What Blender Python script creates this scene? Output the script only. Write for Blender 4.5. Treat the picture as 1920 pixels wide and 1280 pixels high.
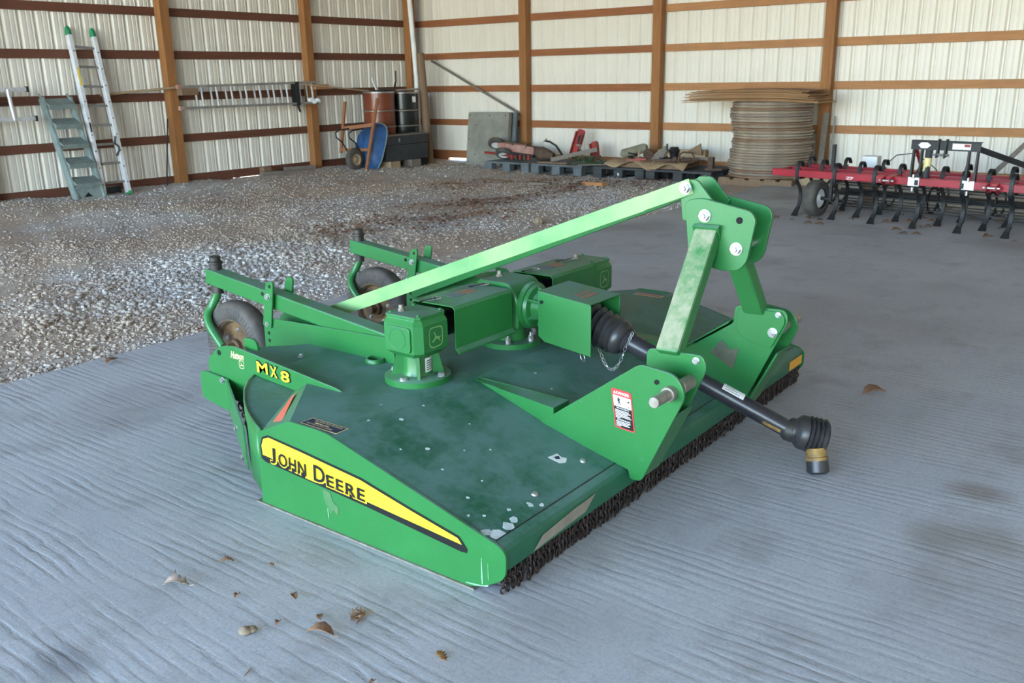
import bpy, bmesh, math, random
import numpy as np
from mathutils import Vector, Matrix

# ------------------------------------------------------------------ scene, camera, light
for o in list(bpy.data.objects): bpy.data.objects.remove(o)
SC = bpy.context.scene
COL = SC.collection
PI = math.pi

YAW, PITCH, ROLL, FPX, CAMH = 0.653060743, 0.284482924, -0.0177653490, 1690.0, 1.52
fw = Vector((math.cos(YAW)*math.cos(PITCH), math.sin(YAW)*math.cos(PITCH), -math.sin(PITCH)))
rt = Vector((math.sin(YAW), -math.cos(YAW), 0)); up = rt.cross(fw)
r2 = math.cos(ROLL)*rt + math.sin(ROLL)*up; u2 = -math.sin(ROLL)*rt + math.cos(ROLL)*up
cd = bpy.data.cameras.new('camera'); cam = bpy.data.objects.new('camera', cd); COL.objects.link(cam)
cd.sensor_width = 36.0; cd.lens = FPX/1920*36; cd.clip_start = 0.05; cd.clip_end = 400
m = Matrix((r2, u2, -fw)).transposed().to_4x4(); m.translation = (0, 0, CAMH); cam.matrix_world = m
cd.dof.use_dof = True; cd.dof.focus_distance = 3.0; cd.dof.aperture_fstop = 9
SC.camera = cam

w = bpy.data.worlds.new('sky'); SC.world = w; w.use_nodes = True
nt = w.node_tree; bg = nt.nodes['Background']
sky = nt.nodes.new('ShaderNodeTexSky'); sky.sky_type = 'NISHITA'; sky.sun_disc = False
sky.sun_elevation = math.radians(40); sky.sun_rotation = math.radians(-10); sky.air_density = 1.0; sky.dust_density = 0.25; sky.ozone_density = 2.2
nt.links.new(sky.outputs[0], bg.inputs[0]); bg.inputs[1].default_value = 1.45
sd = bpy.data.lights.new('sun', 'SUN'); sd.energy = 19.0; sd.angle = 0.01; sd.color = (1, .86, .66)
sun = bpy.data.objects.new('sun', sd); COL.objects.link(sun)
SUNDIR = Vector((0.18, 0.75, 0.64)).normalized()          # towards the sun: high over the left wall
sun.rotation_euler = SUNDIR.to_track_quat('Z', 'Y').to_euler(); sun.location = (0, 20, 20)
vs = SC.view_settings; vs.view_transform = 'Standard'; vs.look = 'None'; vs.gamma = 1; vs.use_curve_mapping = False
vs.exposure = 1.32

# ------------------------------------------------------------------ materials
def nodes(name):
    mt = bpy.data.materials.new(name); mt.use_nodes = True
    n = mt.node_tree.nodes; l = mt.node_tree.links; b = n['Principled BSDF']
    return mt, n, l, b
def mapping(n, l, scale=(1,1,1), coord='Object'):
    tc = n.new('ShaderNodeTexCoord'); mp = n.new('ShaderNodeMapping'); mp.inputs['Scale'].default_value = scale
    l.new(tc.outputs[coord], mp.inputs[0]); return mp.outputs[0]
def noise(n, l, vec, scale, detail=4, rough=.55, dist=0):
    t = n.new('ShaderNodeTexNoise'); t.inputs['Scale'].default_value = scale; t.inputs['Detail'].default_value = detail
    t.inputs['Roughness'].default_value = rough; t.inputs['Distortion'].default_value = dist
    l.new(vec, t.inputs['Vector']); return t.outputs['Fac']
def ramp(n, l, fac, stops):
    r = n.new('ShaderNodeValToRGB'); e = r.color_ramp.elements
    while len(e) < len(stops): e.new(.5)
    for el, (p, c) in zip(e, stops):
        el.position = p; el.color = (*c, 1) if len(c) == 3 else c
    l.new(fac, r.inputs[0]); return r.outputs[0]
def fr(n, l, fac, a, b):
    r = n.new('ShaderNodeMapRange'); r.inputs[1].default_value = a; r.inputs[2].default_value = b; l.new(fac, r.inputs[0]); return r.outputs[0]
def mix(n, l, fac, a, b):
    mx = n.new('ShaderNodeMix'); mx.data_type = 'RGBA'
    for s, v in ((0, fac), (6, a), (7, b)):
        if isinstance(v, (int, float)): mx.inputs[s].default_value = v
        elif isinstance(v, tuple): mx.inputs[s].default_value = (*v, 1)
        else: l.new(v, mx.inputs[s])
    return mx.outputs[2]
def math_(n, l, op, a, b):
    t = n.new('ShaderNodeMath'); t.operation = op
    for i, v in enumerate((a, b)):
        if isinstance(v, (int, float)): t.inputs[i].default_value = v
        else: l.new(v, t.inputs[i])
    return t.outputs[0]
def bump(n, l, b, h, strength, dist):
    t = n.new('ShaderNodeBump'); t.inputs['Strength'].default_value = strength; t.inputs['Distance'].default_value = dist
    l.new(h, t.inputs['Height']); l.new(t.outputs[0], b.inputs['Normal'])
def pmat(name, c1, c2=None, scale=6, rough=.5, metal=0, bmp=0, bdist=.004, stretch=(1,1,1), spec=.5, detail=4):
    mt, n, l, b = nodes(name)
    c2 = c2 or tuple(x*.75 for x in c1)
    v = mapping(n, l, stretch); f = noise(n, l, v, scale, detail)
    l.new(ramp(n, l, f, [(.35, c2), (.65, c1)]), b.inputs['Base Color'])
    b.inputs['Roughness'].default_value = rough; b.inputs['Metallic'].default_value = metal
    b.inputs['Specular IOR Level'].default_value = spec
    if bmp: bump(n, l, b, f, bmp, bdist)
    return mt
def paint(name, base, dust, amt=.8, rough=.32, lo=.55, hi=.97):
    """glossy paint, with dust settled on what faces up and specks of dirt everywhere"""
    mt, n, l, b = nodes(name)
    v = mapping(n, l); f = noise(n, l, v, 5, 6, .65); f2 = noise(n, l, v, 38, 4, .6)
    g = n.new('ShaderNodeNewGeometry'); s = n.new('ShaderNodeSeparateXYZ'); l.new(g.outputs['True Normal'], s.inputs[0])
    upf = fr(n, l, s.outputs[2], lo, hi)
    k = math_(n, l, 'MULTIPLY', upf, fr(n, l, math_(n, l, 'ADD', f, math_(n, l, 'MULTIPLY', f2, .35)), .50, .76))
    k = math_(n, l, 'MULTIPLY', k, amt)
    spk = math_(n, l, 'MULTIPLY', fr(n, l, f2, .62, .85), .35)
    k = math_(n, l, 'MAXIMUM', k, spk)
    c0 = mix(n, l, fr(n, l, f, .3, .7), tuple(x*.86 for x in base), base)
    l.new(mix(n, l, k, c0, dust), b.inputs['Base Color'])
    l.new(fr(n, l, k, -.4, 1.0), b.inputs['Roughness'])
    r = n.new('ShaderNodeMapRange'); r.inputs[3].default_value = rough; r.inputs[4].default_value = .72; l.new(k, r.inputs[0]); l.new(r.outputs[0], b.inputs['Roughness'])
    bump(n, l, b, f2, .05, .002)
    return mt
GREEN = paint('green_paint', (.022, .165, .038), (.13, .22, .19))
DECKG = paint('deck_green_paint', (.014, .115, .058), (.10, .20, .175), .9, .42)
TUBEG = paint('dusty_green_paint', (.03, .18, .045), (.28, .29, .19), 1.0, .55, .15, .5)
STRAPG = pmat('dusty_glare_paint', (.25, .40, .15), (.10, .28, .09), 3.5, .5)  # dusty green with the near strap's sky glare put into the colour; also emblems
def wood(name, c1, c2, axis, rough=.75):
    st = [22, 22, 22]; st[axis] = 1.2
    mt, n, l, b = nodes(name)
    v = mapping(n, l, tuple(st)); f = noise(n, l, v, 1.5, 5, .6, .6); v2 = mapping(n, l, (1.3, 1.3, 1.3)); f2 = noise(n, l, v2, 2.2, 3)
    c = ramp(n, l, f, [(.3, c2), (.7, c1)])
    l.new(mix(n, l, fr(n, l, f2, .45, .8), c, tuple(x*.72 for x in c1)), b.inputs['Base Color'])
    b.inputs['Roughness'].default_value = rough; bump(n, l, b, f, .25, .003); return mt
W_POST = wood('post_wood', (.36, .155, .048), (.25, .10, .03), 2)
W_GX = wood('girt_wood_side', (.165, .058, .03), (.105, .035, .02), 0)  # darker than the end girts: redder wood, with shade mixed into the colour
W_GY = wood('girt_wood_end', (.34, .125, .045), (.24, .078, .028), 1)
W_NEW = wood('new_lumber', (.46, .22, .09), (.36, .16, .065), 1)
W_OLD = wood('weathered_wood', (.25, .155, .09), (.15, .09, .05), 2)
W_GREY = wood('grey_wood', (.24, .20, .16), (.14, .11, .09), 0)
W_TAN = wood('pale_wood', (.42, .30, .18), (.32, .22, .13), 0)
W_RED = wood('handle_wood', (.34, .13, .05), (.24, .09, .035), 2)
PANEL = pmat('white_wall_metal', (.75, .69, .60), (.71, .65, .555), 1.2, .42, 0)
ROOFM = pmat('roof_metal', (.55, .55, .54), (.48, .48, .47), 1.5, .5, 0)
STEEL = pmat('zinc_steel', (.62, .62, .62), (.42, .42, .42), 30, .32, .9)
RUSTP = pmat('worn_pin_steel', (.36, .33, .28), (.25, .21, .17), 30, .45, .6)
BOOT = pmat('black_rubber', (.018, .018, .022), (.035, .032, .03), 9, .38)
PTOT = pmat('black_plastic_tube', (.014, .014, .02), (.03, .028, .03), 7, .3)
RUBBER = pmat('tire_rubber', (.055, .048, .042), (.095, .08, .066), 14, .75, 0, .3, .003)
RUSTY = pmat('rusty_yellow_rim', (.16, .085, .022), (.035, .02, .014), 10, .75)
GREASE = pmat('greasy_steel', (.06, .05, .04), (.03, .028, .024), 25, .5, .3)
CHAIN = pmat('rusty_chain', (.055, .032, .025), (.025, .017, .015), 40, .55, .4)
BLACKM = pmat('black_painted_steel', (.007, .007, .008), (.012, .012, .012), 10, .5)
RUSTI = pmat('rusted_iron', (.12, .065, .04), (.055, .035, .026), 18, .8)
BLACKD = pmat('black_hole', (.004, .004, .004), (.003, .003, .003), 5, .9)
CRED = pmat('red_paint', (.36, .012, .028), (.27, .010, .022), 4, .38)
ORED = pmat('old_red_paint', (.35, .03, .025), (.20, .025, .02), 9, .55)
DUSTRED = pmat('dusty_pink_metal', (.42, .24, .19), (.30, .12, .09), 7, .7)
ALU = pmat('aluminium', (.72, .72, .74), (.58, .58, .60), 12, .4, .55)
ALUW = pmat('bright_aluminium', (.80, .80, .82), (.70, .70, .73), 12, .45, .3)
ALUD = pmat('dull_aluminium', (.36, .35, .33), (.26, .24, .22), 12, .5, .5)
GREYST = pmat('grey_green_steel', (.26, .31, .295), (.19, .235, .22), 10, .55, .1)
PALLET = pmat('grey_plastic', (.13, .145, .155), (.09, .10, .105), 6, .7)
PALBLK = pmat('black_plastic', (.03, .032, .036), (.05, .05, .05), 6, .7)
CARD = pmat('cardboard', (.36, .24, .14), (.28, .18, .10), 5, .85)
SLABG = pmat('grey_slab', (.27, .25, .205), (.19, .18, .15), 4, .85, 0, .2)
BLUE = pmat('blue_tray', (.025, .10, .26), (.02, .06, .16), 7, .5)
BROWNB = pmat('brown_barrel', (.22, .055, .022), (.15, .035, .016), 3, .3)
BLACKB = pmat('black_barrel', (.008, .012, .011), (.012, .015, .014), 3, .25)
WHITE = pmat('white_plastic', (.8, .8, .78), (.72, .72, .7), 4, .5)
GTIP = pmat('green_plastic_tip', (.02, .30, .12), (.015, .2, .08), 8, .5)
YEL = pmat('yellow_decal', (.86, .62, .03), (.80, .56, .025), 9, .35)
BLK = pmat('black_decal', (.008, .008, .009), (.006, .006, .006), 9, .35)
CREAM = pmat('cream_lettering', (.80, .66, .33), (.74, .6, .28), 9, .4)
REDD = pmat('red_decal', (.62, .035, .03), (.55, .03, .03), 9, .4)
WHT = pmat('white_decal', (.78, .78, .76), (.70, .70, .68), 30, .45)
NAVY = pmat('navy_decal', (.015, .022, .075), (.02, .02, .04), 12, .5)
PINK = pmat('red_reflector', (.80, .16, .11), (.66, .10, .08), 6, .3)
GRIMED = pmat('faded_red_decal', (.40, .12, .07), (.22, .14, .10), 20, .6)
GRIMEB = pmat('faded_blue_decal', (.10, .12, .17), (.14, .16, .15), 20, .6)
YOKE = pmat('yellow_yoke', (.34, .20, .045), (.14, .08, .03), 25, .6)
DIRT = pmat('dried_mud', (.30, .26, .20), (.22, .19, .15), 12, .9)
BIRD = pmat('white_droppings', (.62, .68, .68), (.40, .50, .48), 30, .8)
LEAFM = pmat('dead_leaf', (.30, .17, .09), (.19, .10, .055), 40, .8)
LEAFP = pmat('pale_dead_leaf', (.46, .36, .29), (.32, .23, .18), 40, .8)
IVY = pmat('green_plant', (.06, .11, .05), (.03, .06, .025), 20, .7)
STONE = pmat('pale_stone', (.34, .25, .165), (.20, .15, .10), 25, .8)
W_DISC = [pmat('disc_wood_%d' % i, c, tuple(x*.62 for x in c), 3, .42, 0, .15, .004, (2,2,9)) for i, c in enumerate([(.40,.31,.23),(.48,.39,.29),(.31,.19,.12),(.36,.29,.23)])]
W_SHEET = [wood('sheet_wood_%d' % i, c, tuple(x*.6 for x in c), 1, .8) for i, c in enumerate([(.40,.20,.085),(.28,.135,.055),(.46,.27,.13)])]

STAINS = [(.94,2.29,1,.09,.13,(.20,.20,.21),.8), (3.50,.49,1,.10,.13,(.20,.165,.14),.7), (3.06,.53,1,.16,.13,(.20,.185,.155),.65), (3.13,.38,1,.14,.14,(.21,.19,.16),.6), (6.2,1.6,1,1.2,.9,(.28,.25,.23),.3)]
def concrete():
    mt, n, l, b = nodes('concrete')
    v = mapping(n, l); f = noise(n, l, v, .55, 5, .6); f2 = noise(n, l, v, 3.2, 5, .65); f3 = noise(n, l, v, 75, 6, .85)
    dist = noise(n, l, mapping(n, l, (.6, .25, 1)), 1.6, 3)
    sx = n.new('ShaderNodeSeparateXYZ'); l.new(v, sx.inputs[0])
    ph = math_(n, l, 'ADD', math_(n, l, 'MULTIPLY', sx.outputs[0], 150.0), math_(n, l, 'ADD', math_(n, l, 'MULTIPLY', dist, 30.0), math_(n, l, 'MULTIPLY', noise(n, l, mapping(n, l, (9, 1.6, 1)), 1.5, 5, .65), 11.0)))
    rid = math_(n, l, 'SINE', ph, 0)
    rid = math_(n, l, 'MULTIPLY', math_(n, l, 'ADD', rid, 1.0), .5)
    amp = fr(n, l, noise(n, l, mapping(n, l, (6.0, 2.2, 1)), 1.0, 6, .65), .40, .70)
    gro = math_(n, l, 'MULTIPLY', math_(n, l, 'POWER', rid, 2.2), amp)
    base = ramp(n, l, f, [(.3, (.335, .34, .35)), (.5, (.405, .41, .42)), (.72, (.475, .48, .49))])
    base = mix(n, l, math_(n, l, 'MULTIPLY', fr(n, l, f2, .52, .75), .55), base, (.20, .175, .15))
    st = noise(n, l, mapping(n, l, (.5, .5, 1)), 1.15, 2, .4)
    base = mix(n, l, math_(n, l, 'MULTIPLY', fr(n, l, st, .55, .68), .6), base, (.19, .16, .135))
    base = mix(n, l, math_(n, l, 'MULTIPLY', fr(n, l, f3, .47, .64), .62), base, (.25, .25, .25))
    base = mix(n, l, math_(n, l, 'MULTIPLY', fr(n, l, noise(n, l, v, 34, 4, .7), .50, .72), .22), base, (.24, .23, .225))
    def stain(x, y, r, sx_, sy_, col, amt):
        nonlocal base
        vm = n.new('ShaderNodeVectorMath'); vm.operation = 'SUBTRACT'; l.new(v, vm.inputs[0]); vm.inputs[1].default_value = (x, y, 0)
        vs_ = n.new('ShaderNodeVectorMath'); vs_.operation = 'MULTIPLY'; l.new(vm.outputs[0], vs_.inputs[0]); vs_.inputs[1].default_value = (1/sx_, 1/sy_, 0)
        ln = n.new('ShaderNodeVectorMath'); ln.operation = 'LENGTH'; l.new(vs_.outputs[0], ln.inputs[0])
        k = fr(n, l, math_(n, l, 'ADD', ln.outputs['Value'], math_(n, l, 'MULTIPLY', f2, .9)), r+.55, r-.15)
        base = mix(n, l, math_(n, l, 'MULTIPLY', k, amt), base, col)
    stain(*STAINS[0]); stain(*STAINS[1]); stain(*STAINS[2]); stain(*STAINS[3]); stain(*STAINS[4])
    base = mix(n, l, math_(n, l, 'MULTIPLY', gro, .26), base, (.19, .185, .18))
    l.new(base, b.inputs['Base Color']); b.inputs['Roughness'].default_value = .8
    h = math_(n, l, 'ADD', math_(n, l, 'MULTIPLY', gro, -1.0), math_(n, l, 'MULTIPLY', f3, .35))
    bump(n, l, b, h, .42, .0045); return mt
CONC = concrete()
def gravelmat(name, stones=False):
    mt, n, l, b = nodes(name)
    v = mapping(n, l); f = noise(n, l, v, .55, 4, .6); f2 = noise(n, l, mapping(n, l, (.6, 1.5, 1)), 1.6, 4)
    if stones:
        at = n.new('ShaderNodeAttribute'); at.attribute_name = 'tone'; tone = at.outputs['Fac']
    else:
        vo = n.new('ShaderNodeTexVoronoi'); vo.inputs['Scale'].default_value = 42; l.new(v, vo.inputs['Vector'])
        sp = n.new('ShaderNodeSeparateColor'); l.new(vo.outputs['Color'], sp.inputs[0]); tone = sp.outputs[0]
    c = ramp(n, l, tone, [(0, (.33, .295, .26)), (.4, (.42, .38, .345)), (.8, (.50, .465, .43)), (1, (.68, .65, .62))])
    c = mix(n, l, math_(n, l, 'MULTIPLY', fr(n, l, f, .40, .58), .8), c, (.41, .31, .225))
    c = mix(n, l, math_(n, l, 'MULTIPLY', fr(n, l, f2, .58, .74), .5), c, (.34, .26, .195))
    l.new(c, b.inputs['Base Color']); b.inputs['Roughness'].default_value = .9
    if not stones: bump(n, l, b, math_(n, l, 'ADD', tone, noise(n, l, v, 60, 4)), .7, .012)
    return mt
GRAV = gravelmat('gravel'); GSTONE = gravelmat('gravel_stones', True)
GRASS = pmat('dry_grass', (.14, .12, .05), (.09, .09, .03), 3, .9)
YARD = pmat('gravel_yard', (.46, .40, .32), (.38, .33, .26), 2, .9)

# ------------------------------------------------------------------ mesh helpers (world coordinates)
ORG = {}
class MB:
    def __init__(s, mtx=None): s.v = []; s.f = []; s.m = mtx
    def add(s, vs, fs):
        b = len(s.v)
        for p in vs:
            p = Vector(p); s.v.append(s.m @ p if s.m else p)
        s.f += [tuple(i+b for i in f) for f in fs]; return s
    def box(s, x0, x1, y0, y1, z0, z1):
        return s.add([(x,y,z) for x in (x0,x1) for y in (y0,y1) for z in (z0,z1)],
                     [(0,1,3,2),(4,6,7,5),(0,4,5,1),(2,3,7,6),(0,2,6,4),(1,5,7,3)])
    def prism(s, pts, axis, a, b):
        """polygon extruded from a to b along axis 0/1/2; pts are the two other coordinates in x,y,z order"""
        n = len(pts)
        def mk(p, c): q = [p[0], p[1]]; q.insert(axis, c); return q
        return s.add([mk(p, a) for p in pts]+[mk(p, b) for p in pts],
                     [tuple(range(n))[::-1], tuple(range(n, 2*n))]+[(i, (i+1)%n, n+(i+1)%n, n+i) for i in range(n)])
    def slab(s, quad, t):
        """any planar polygon of 3-D points given thickness t along its normal"""
        q = [Vector(p) for p in quad]; nn = (q[1]-q[0]).cross(q[2]-q[0]).normalized()*t; n = len(q)
        return s.add(q+[p+nn for p in q], [tuple(range(n))[::-1], tuple(range(n,2*n))]+[(i,(i+1)%n,n+(i+1)%n,n+i) for i in range(n)])
    def bar(s, p0, p1, w, h, upv=(0,0,1)):
        """rectangular bar: w across, h along upv"""
        p0 = Vector(p0); p1 = Vector(p1); d = (p1-p0).normalized(); sx = d.cross(Vector(upv)).normalized(); sz = sx.cross(d)
        vs = [p + sx*(a*w/2) + sz*(b*h/2) for p in (p0,p1) for a,b in ((-1,-1),(1,-1),(1,1),(-1,1))]
        return s.add(vs, [(3,2,1,0),(4,5,6,7),(0,1,5,4),(1,2,6,5),(2,3,7,6),(3,0,4,7)])
    def cyl(s, p0, p1, r0, r1=None, n=16, caps=True):
        return s.lathe(p0, p1, [(0, r0), (1, r0 if r1 is None else r1)], n, caps)
    def lathe(s, p0, p1, prof, n=20, caps=True):
        """profile of (t along p0-p1, radius)"""
        p0 = Vector(p0); p1 = Vector(p1); d = (p1-p0); dn = d.normalized()
        a = dn.cross(Vector((0,0,1)) if abs(dn.z) < .9 else Vector((1,0,0))).normalized(); b = dn.cross(a)
        vs = []; fs = []
        for t, r in prof:
            for i in range(n):
                g = 2*PI*i/n; vs.append(p0 + d*t + (a*math.cos(g)+b*math.sin(g))*r)
        for k in range(len(prof)-1):
            for i in range(n):
                j = (i+1)%n; fs.append((k*n+i, k*n+j, (k+1)*n+j, (k+1)*n+i))
        if caps:
            fs.append(tuple(range(n))[::-1]); o = (len(prof)-1)*n; fs.append(tuple(range(o, o+n)))
        return s.add(vs, fs)
    def tube(s, pts, r, n=8, closed=False, caps=True):
        pts = [Vector(p) for p in pts]; vs = []; fs = []; N = len(pts); pa = None
        for k, p in enumerate(pts):
            q0 = pts[(k-1)%N] if (closed or k) else p; q1 = pts[(k+1)%N] if (closed or k < N-1) else p
            d = (q1-q0).normalized()
            if pa is None: pa = d.cross(Vector((0,0,1)) if abs(d.z) < .9 else Vector((1,0,0))).normalized()
            else: pa = (pa - d*pa.dot(d)).normalized()
            b = d.cross(pa); rr = r[k] if isinstance(r, (list, tuple)) else r
            vs += [p + (pa*math.cos(2*PI*i/n)+b*math.sin(2*PI*i/n))*rr for i in range(n)]
        for k in range(N if closed else N-1):
            for i in range(n):
                j = (i+1)%n; k2 = (k+1)%N; fs.append((k*n+i, k*n+j, k2*n+j, k2*n+i))
        if caps and not closed: fs += [tuple(range(n))[::-1], tuple(range((N-1)*n, N*n))]
        return s.add(vs, fs)
    def build(s, name, mat, parent=None, smooth=35, bevel=0, org=None):
        me = bpy.data.meshes.new(name)
        o = Vector(ORG.get(parent.name, (0,0,0)) if parent else (org or (0,0,0)))
        me.from_pydata([p-o for p in s.v], [], s.f)
        bm = bmesh.new(); bm.from_mesh(me); bmesh.ops.recalc_face_normals(bm, faces=bm.faces); bm.to_mesh(me); bm.free()
        me.materials.append(mat)
        if smooth:
            me.polygons.foreach_set('use_smooth', [True]*len(me.polygons)); me.set_sharp_from_angle(angle=math.radians(smooth))
        ob = bpy.data.objects.new(name, me); COL.objects.link(ob)
        if parent: ob.parent = parent; ORG[ob.name] = o
        else: ob.location = o; ORG[ob.name] = o
        if bevel:
            bv = ob.modifiers.new('bevel', 'BEVEL'); bv.width = bevel; bv.segments = 2; bv.limit_method = 'ANGLE'; bv.angle_limit = math.radians(50)
        return ob
def tag(o, label, cat, group=None):
    o['label'] = label; o['category'] = cat
    if group: o['group'] = group
    return o
def thing(name, label, cat, loc, group=None):
    o = bpy.data.objects.new(name, None); COL.objects.link(o); o.location = loc; o.empty_display_size = .1
    ORG[o.name] = Vector(loc); return tag(o, label, cat, group)
def struct(o): o['kind'] = 'structure'; return o
def copy_part(o, dv, parent=None):
    c = o.copy(); COL.objects.link(c); c.parent = parent or o.parent; c.location = Vector(o.location)+Vector(dv); return c
def rrect(x0, x1, y0, y1, r, n=4):
    pts = []
    for cx, cy, a0 in ((x1-r,y1-r,0),(x0+r,y1-r,90),(x0+r,y0+r,180),(x1-r,y0+r,270)):
        for i in range(n+1):
            a = math.radians(a0+90*i/n); pts.append((cx+r*math.cos(a), cy+r*math.sin(a)))
    return pts
def rpoly(pts, r, n=4):
    """round the corners of a polygon; r one number or one per corner"""
    out = []; N = len(pts)
    for i in range(N):
        p = Vector(pts[i]).to_2d(); a = Vector(pts[i-1]).to_2d(); b = Vector(pts[(i+1)%N]).to_2d()
        rr = r[i] if isinstance(r, (list,tuple)) else r
        if rr <= 0: out.append(tuple(p)); continue
        da = (a-p); db = (b-p); k = min(rr, da.length*.45, db.length*.45)
        s0 = p+da.normalized()*k; s1 = p+db.normalized()*k
        for j in range(n+1):
            t = j/n; out.append(tuple(s0*(1-t)**2 + p*2*t*(1-t) + s1*t*t))
    return out
def text_mesh(txt, size=1, offset=0, shear=0, spacing=1):
    cu = bpy.data.curves.new('t', 'FONT'); cu.body = txt; cu.size = size; cu.offset = offset; cu.shear = shear; cu.space_character = spacing
    cu.resolution_u = 3; cu.align_x = 'LEFT'
    ob = bpy.data.objects.new('t', cu); COL.objects.link(ob); dg = bpy.context.evaluated_depsgraph_get(); dg.update()
    me = ob.evaluated_get(dg).to_mesh(); vs = [tuple(v.co) for v in me.vertices]; fs = [tuple(p.vertices) for p in me.polygons]
    bpy.data.objects.remove(ob); bpy.data.curves.remove(cu); return vs, fs
def text(txt, frame, width, parent, mat, name='lettering', lift=.002, h=None, offset=0, shear=0, spacing=1, x0=0, y0=0):
    """flat lettering on a frame (origin, xdir, ydir); scaled to width (and cap height h) in metres"""
    vs, fs = text_mesh(txt, 1, offset, shear, spacing)
    xs = [v[0] for v in vs]; ys = [v[1] for v in vs]; sx = width/(max(xs)-min(xs)); sy = (h/(max(ys)-min(ys))) if h else sx
    O, ex, ey = [Vector(k) for k in frame]; nn = ex.cross(ey).normalized()
    mb = MB(); mb.add([O+ex*((v[0]-min(xs))*sx+x0)+ey*((v[1]-min(ys))*sy+y0)+nn*lift for v in vs], fs)
    return mb.build(name, mat, parent, smooth=0)
def flat(poly, frame, parent, mat, name, lift=.001, t=.0006):
    O, ex, ey = [Vector(k) for k in frame]; nn = ex.cross(ey).normalized()
    mb = MB(); n = len(poly); q = [O+ex*p[0]+ey*p[1]+nn*(lift-t) for p in poly]
    mb.add(q+[p+nn*t for p in q], [tuple(range(n)), tuple(range(n,2*n))]+[(i,(i+1)%n,n+(i+1)%n,n+i) for i in range(n)])
    return mb.build(name, mat, parent, smooth=0)
def hexbolt(p, d, r, parent, mat=None, stud=True, name='bolt'):
    """hex nut with washer and bolt end standing on p along d"""
    p = Vector(p); d = Vector(d).normalized(); mb = MB()
    mb.cyl(p, p+d*r*.18, r*1.25, n=16); mb.cyl(p+d*r*.18, p+d*r*.95, r, n=6)
    if stud: mb.cyl(p+d*r*.95, p+d*r*1.35, r*.55, r*.48, n=10)
    return mb.build(name, mat or STEEL, parent, smooth=30)
rnd = random.Random(7)

# ------------------------------------------------------------------ the barn
XC, YC = 13.656, 12.633           # inner faces of the girts at the two walls
XO, YR = -8.5, -5.0               # open gable end behind the camera, closed right wall
SLABY = 4.94
struct(tag(MB().add([(XO-1, YR, 0), (XC+.1, YR, 0), (XC+.1, SLABY, 0), (XO-1, SLABY, 0), (XO-1, YR, -.25), (XC+.1, YR, -.25), (XC+.1, SLABY, -.25), (XO-1, SLABY, -.25)],
     [(0,1,2,3),(4,7,6,5),(2,6,7,3),(0,4,5,1),(1,5,6,2),(0,3,7,4)]).build('floor', CONC, bevel=.012), 'grey broom-ridged concrete slab floor', 'floor'))
def gz(x, y):
    e = min(1, max(0, (y-SLABY)/1.2))
    t = min(1, max(0, (y-9)/3)); u = min(1, max(0, (x-8.5)/3.5))
    z = -.03 + .0*e + t*(.085*(1-u) + .03*u)
    return z + e*(.016*math.sin(x*2.1+y*1.3)+.014*math.sin(x*.9-y*2.3+1)+.010*math.sin(x*4.7+2*y)*math.sin(y*5.1)+.008*math.sin(9*x+3*y)*math.sin(7*y-2*x))
nx, ny = 330, 170
xs = np.linspace(-2, XC+.1, nx); ys = np.linspace(SLABY, YC+.1, ny)
gm = MB(); gm.v = [Vector((x, y, gz(x, y)+rnd.uniform(-.006, .006))) for x in xs for y in ys]
gm.f = [(i*ny+j, (i+1)*ny+j, (i+1)*ny+j+1, i*ny+j+1) for i in range(nx-1) for j in range(ny-1)]
gr = struct(tag(gm.build('gravel_ground', GRAV, smooth=180), 'grey and brown gravel ground along the left wall', 'gravel'))
struct(tag(MB().box(XO-1,-2,SLABY,YC+.1,-.2,-.03).build('gravel_apron', GRAV, smooth=0), 'gravel ground near the open end of the shed', 'gravel'))
# loose stones: nobody could count them
def stones(name, n, seed, region, r0, r1):
    rg = np.random.default_rng(seed)
    ph = (1+5**.5)/2
    base = np.array([(-1,ph,0),(1,ph,0),(-1,-ph,0),(1,-ph,0),(0,-1,ph),(0,1,ph),(0,-1,-ph),(0,1,-ph),(ph,0,-1),(ph,0,1),(-ph,0,-1),(-ph,0,1)])/1.9
    tri = np.array([(0,11,5),(0,5,1),(0,1,7),(0,7,10),(0,10,11),(1,5,9),(5,11,4),(11,10,2),(10,7,6),(7,1,8),(3,9,4),(3,4,2),(3,2,6),(3,6,8),(3,8,9),(4,9,5),(2,4,11),(6,2,10),(8,6,7),(9,8,1)])
    P = region(rg, n); n = len(P)
    r = r0*(r1/r0)**(rg.random(n)**1.7)
    V = base[None]*(1+rg.normal(0, .22, (n,12,1)))
    sc = np.stack([rg.uniform(.7,1.3,n), rg.uniform(.7,1.3,n), rg.uniform(.45,.85,n)], 1)*r[:,None]
    V = V*sc[:,None]; a = rg.uniform(0, 2*PI, n); c, s = np.cos(a)[:,None], np.sin(a)[:,None]
    V = np.stack([V[...,0]*c-V[...,1]*s, V[...,0]*s+V[...,1]*c, V[...,2]], 2)
    z = np.array([gz(p[0], p[1]) for p in P]) + r*.25
    V += np.concatenate([P, z[:,None]], 1)[:,None]
    F = (tri[None]+(np.arange(n)*12)[:,None,None]).reshape(-1, 3)
    me = bpy.data.meshes.new(name); me.vertices.add(n*12); me.vertices.foreach_set('co', V.reshape(-1))
    me.loops.add(len(F)*3); me.loops.foreach_set('vertex_index', F.reshape(-1)); me.polygons.add(len(F)); me.polygons.foreach_set('loop_start', np.arange(len(F))*3)
    at = me.attributes.new('tone', 'FLOAT', 'POINT'); at.data.foreach_set('value', np.repeat(rg.random(n), 12).astype(np.float32))
    me.update(calc_edges=True); me.materials.append(GSTONE)
    o = bpy.data.objects.new(name, me); COL.objects.link(o); return o
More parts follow.
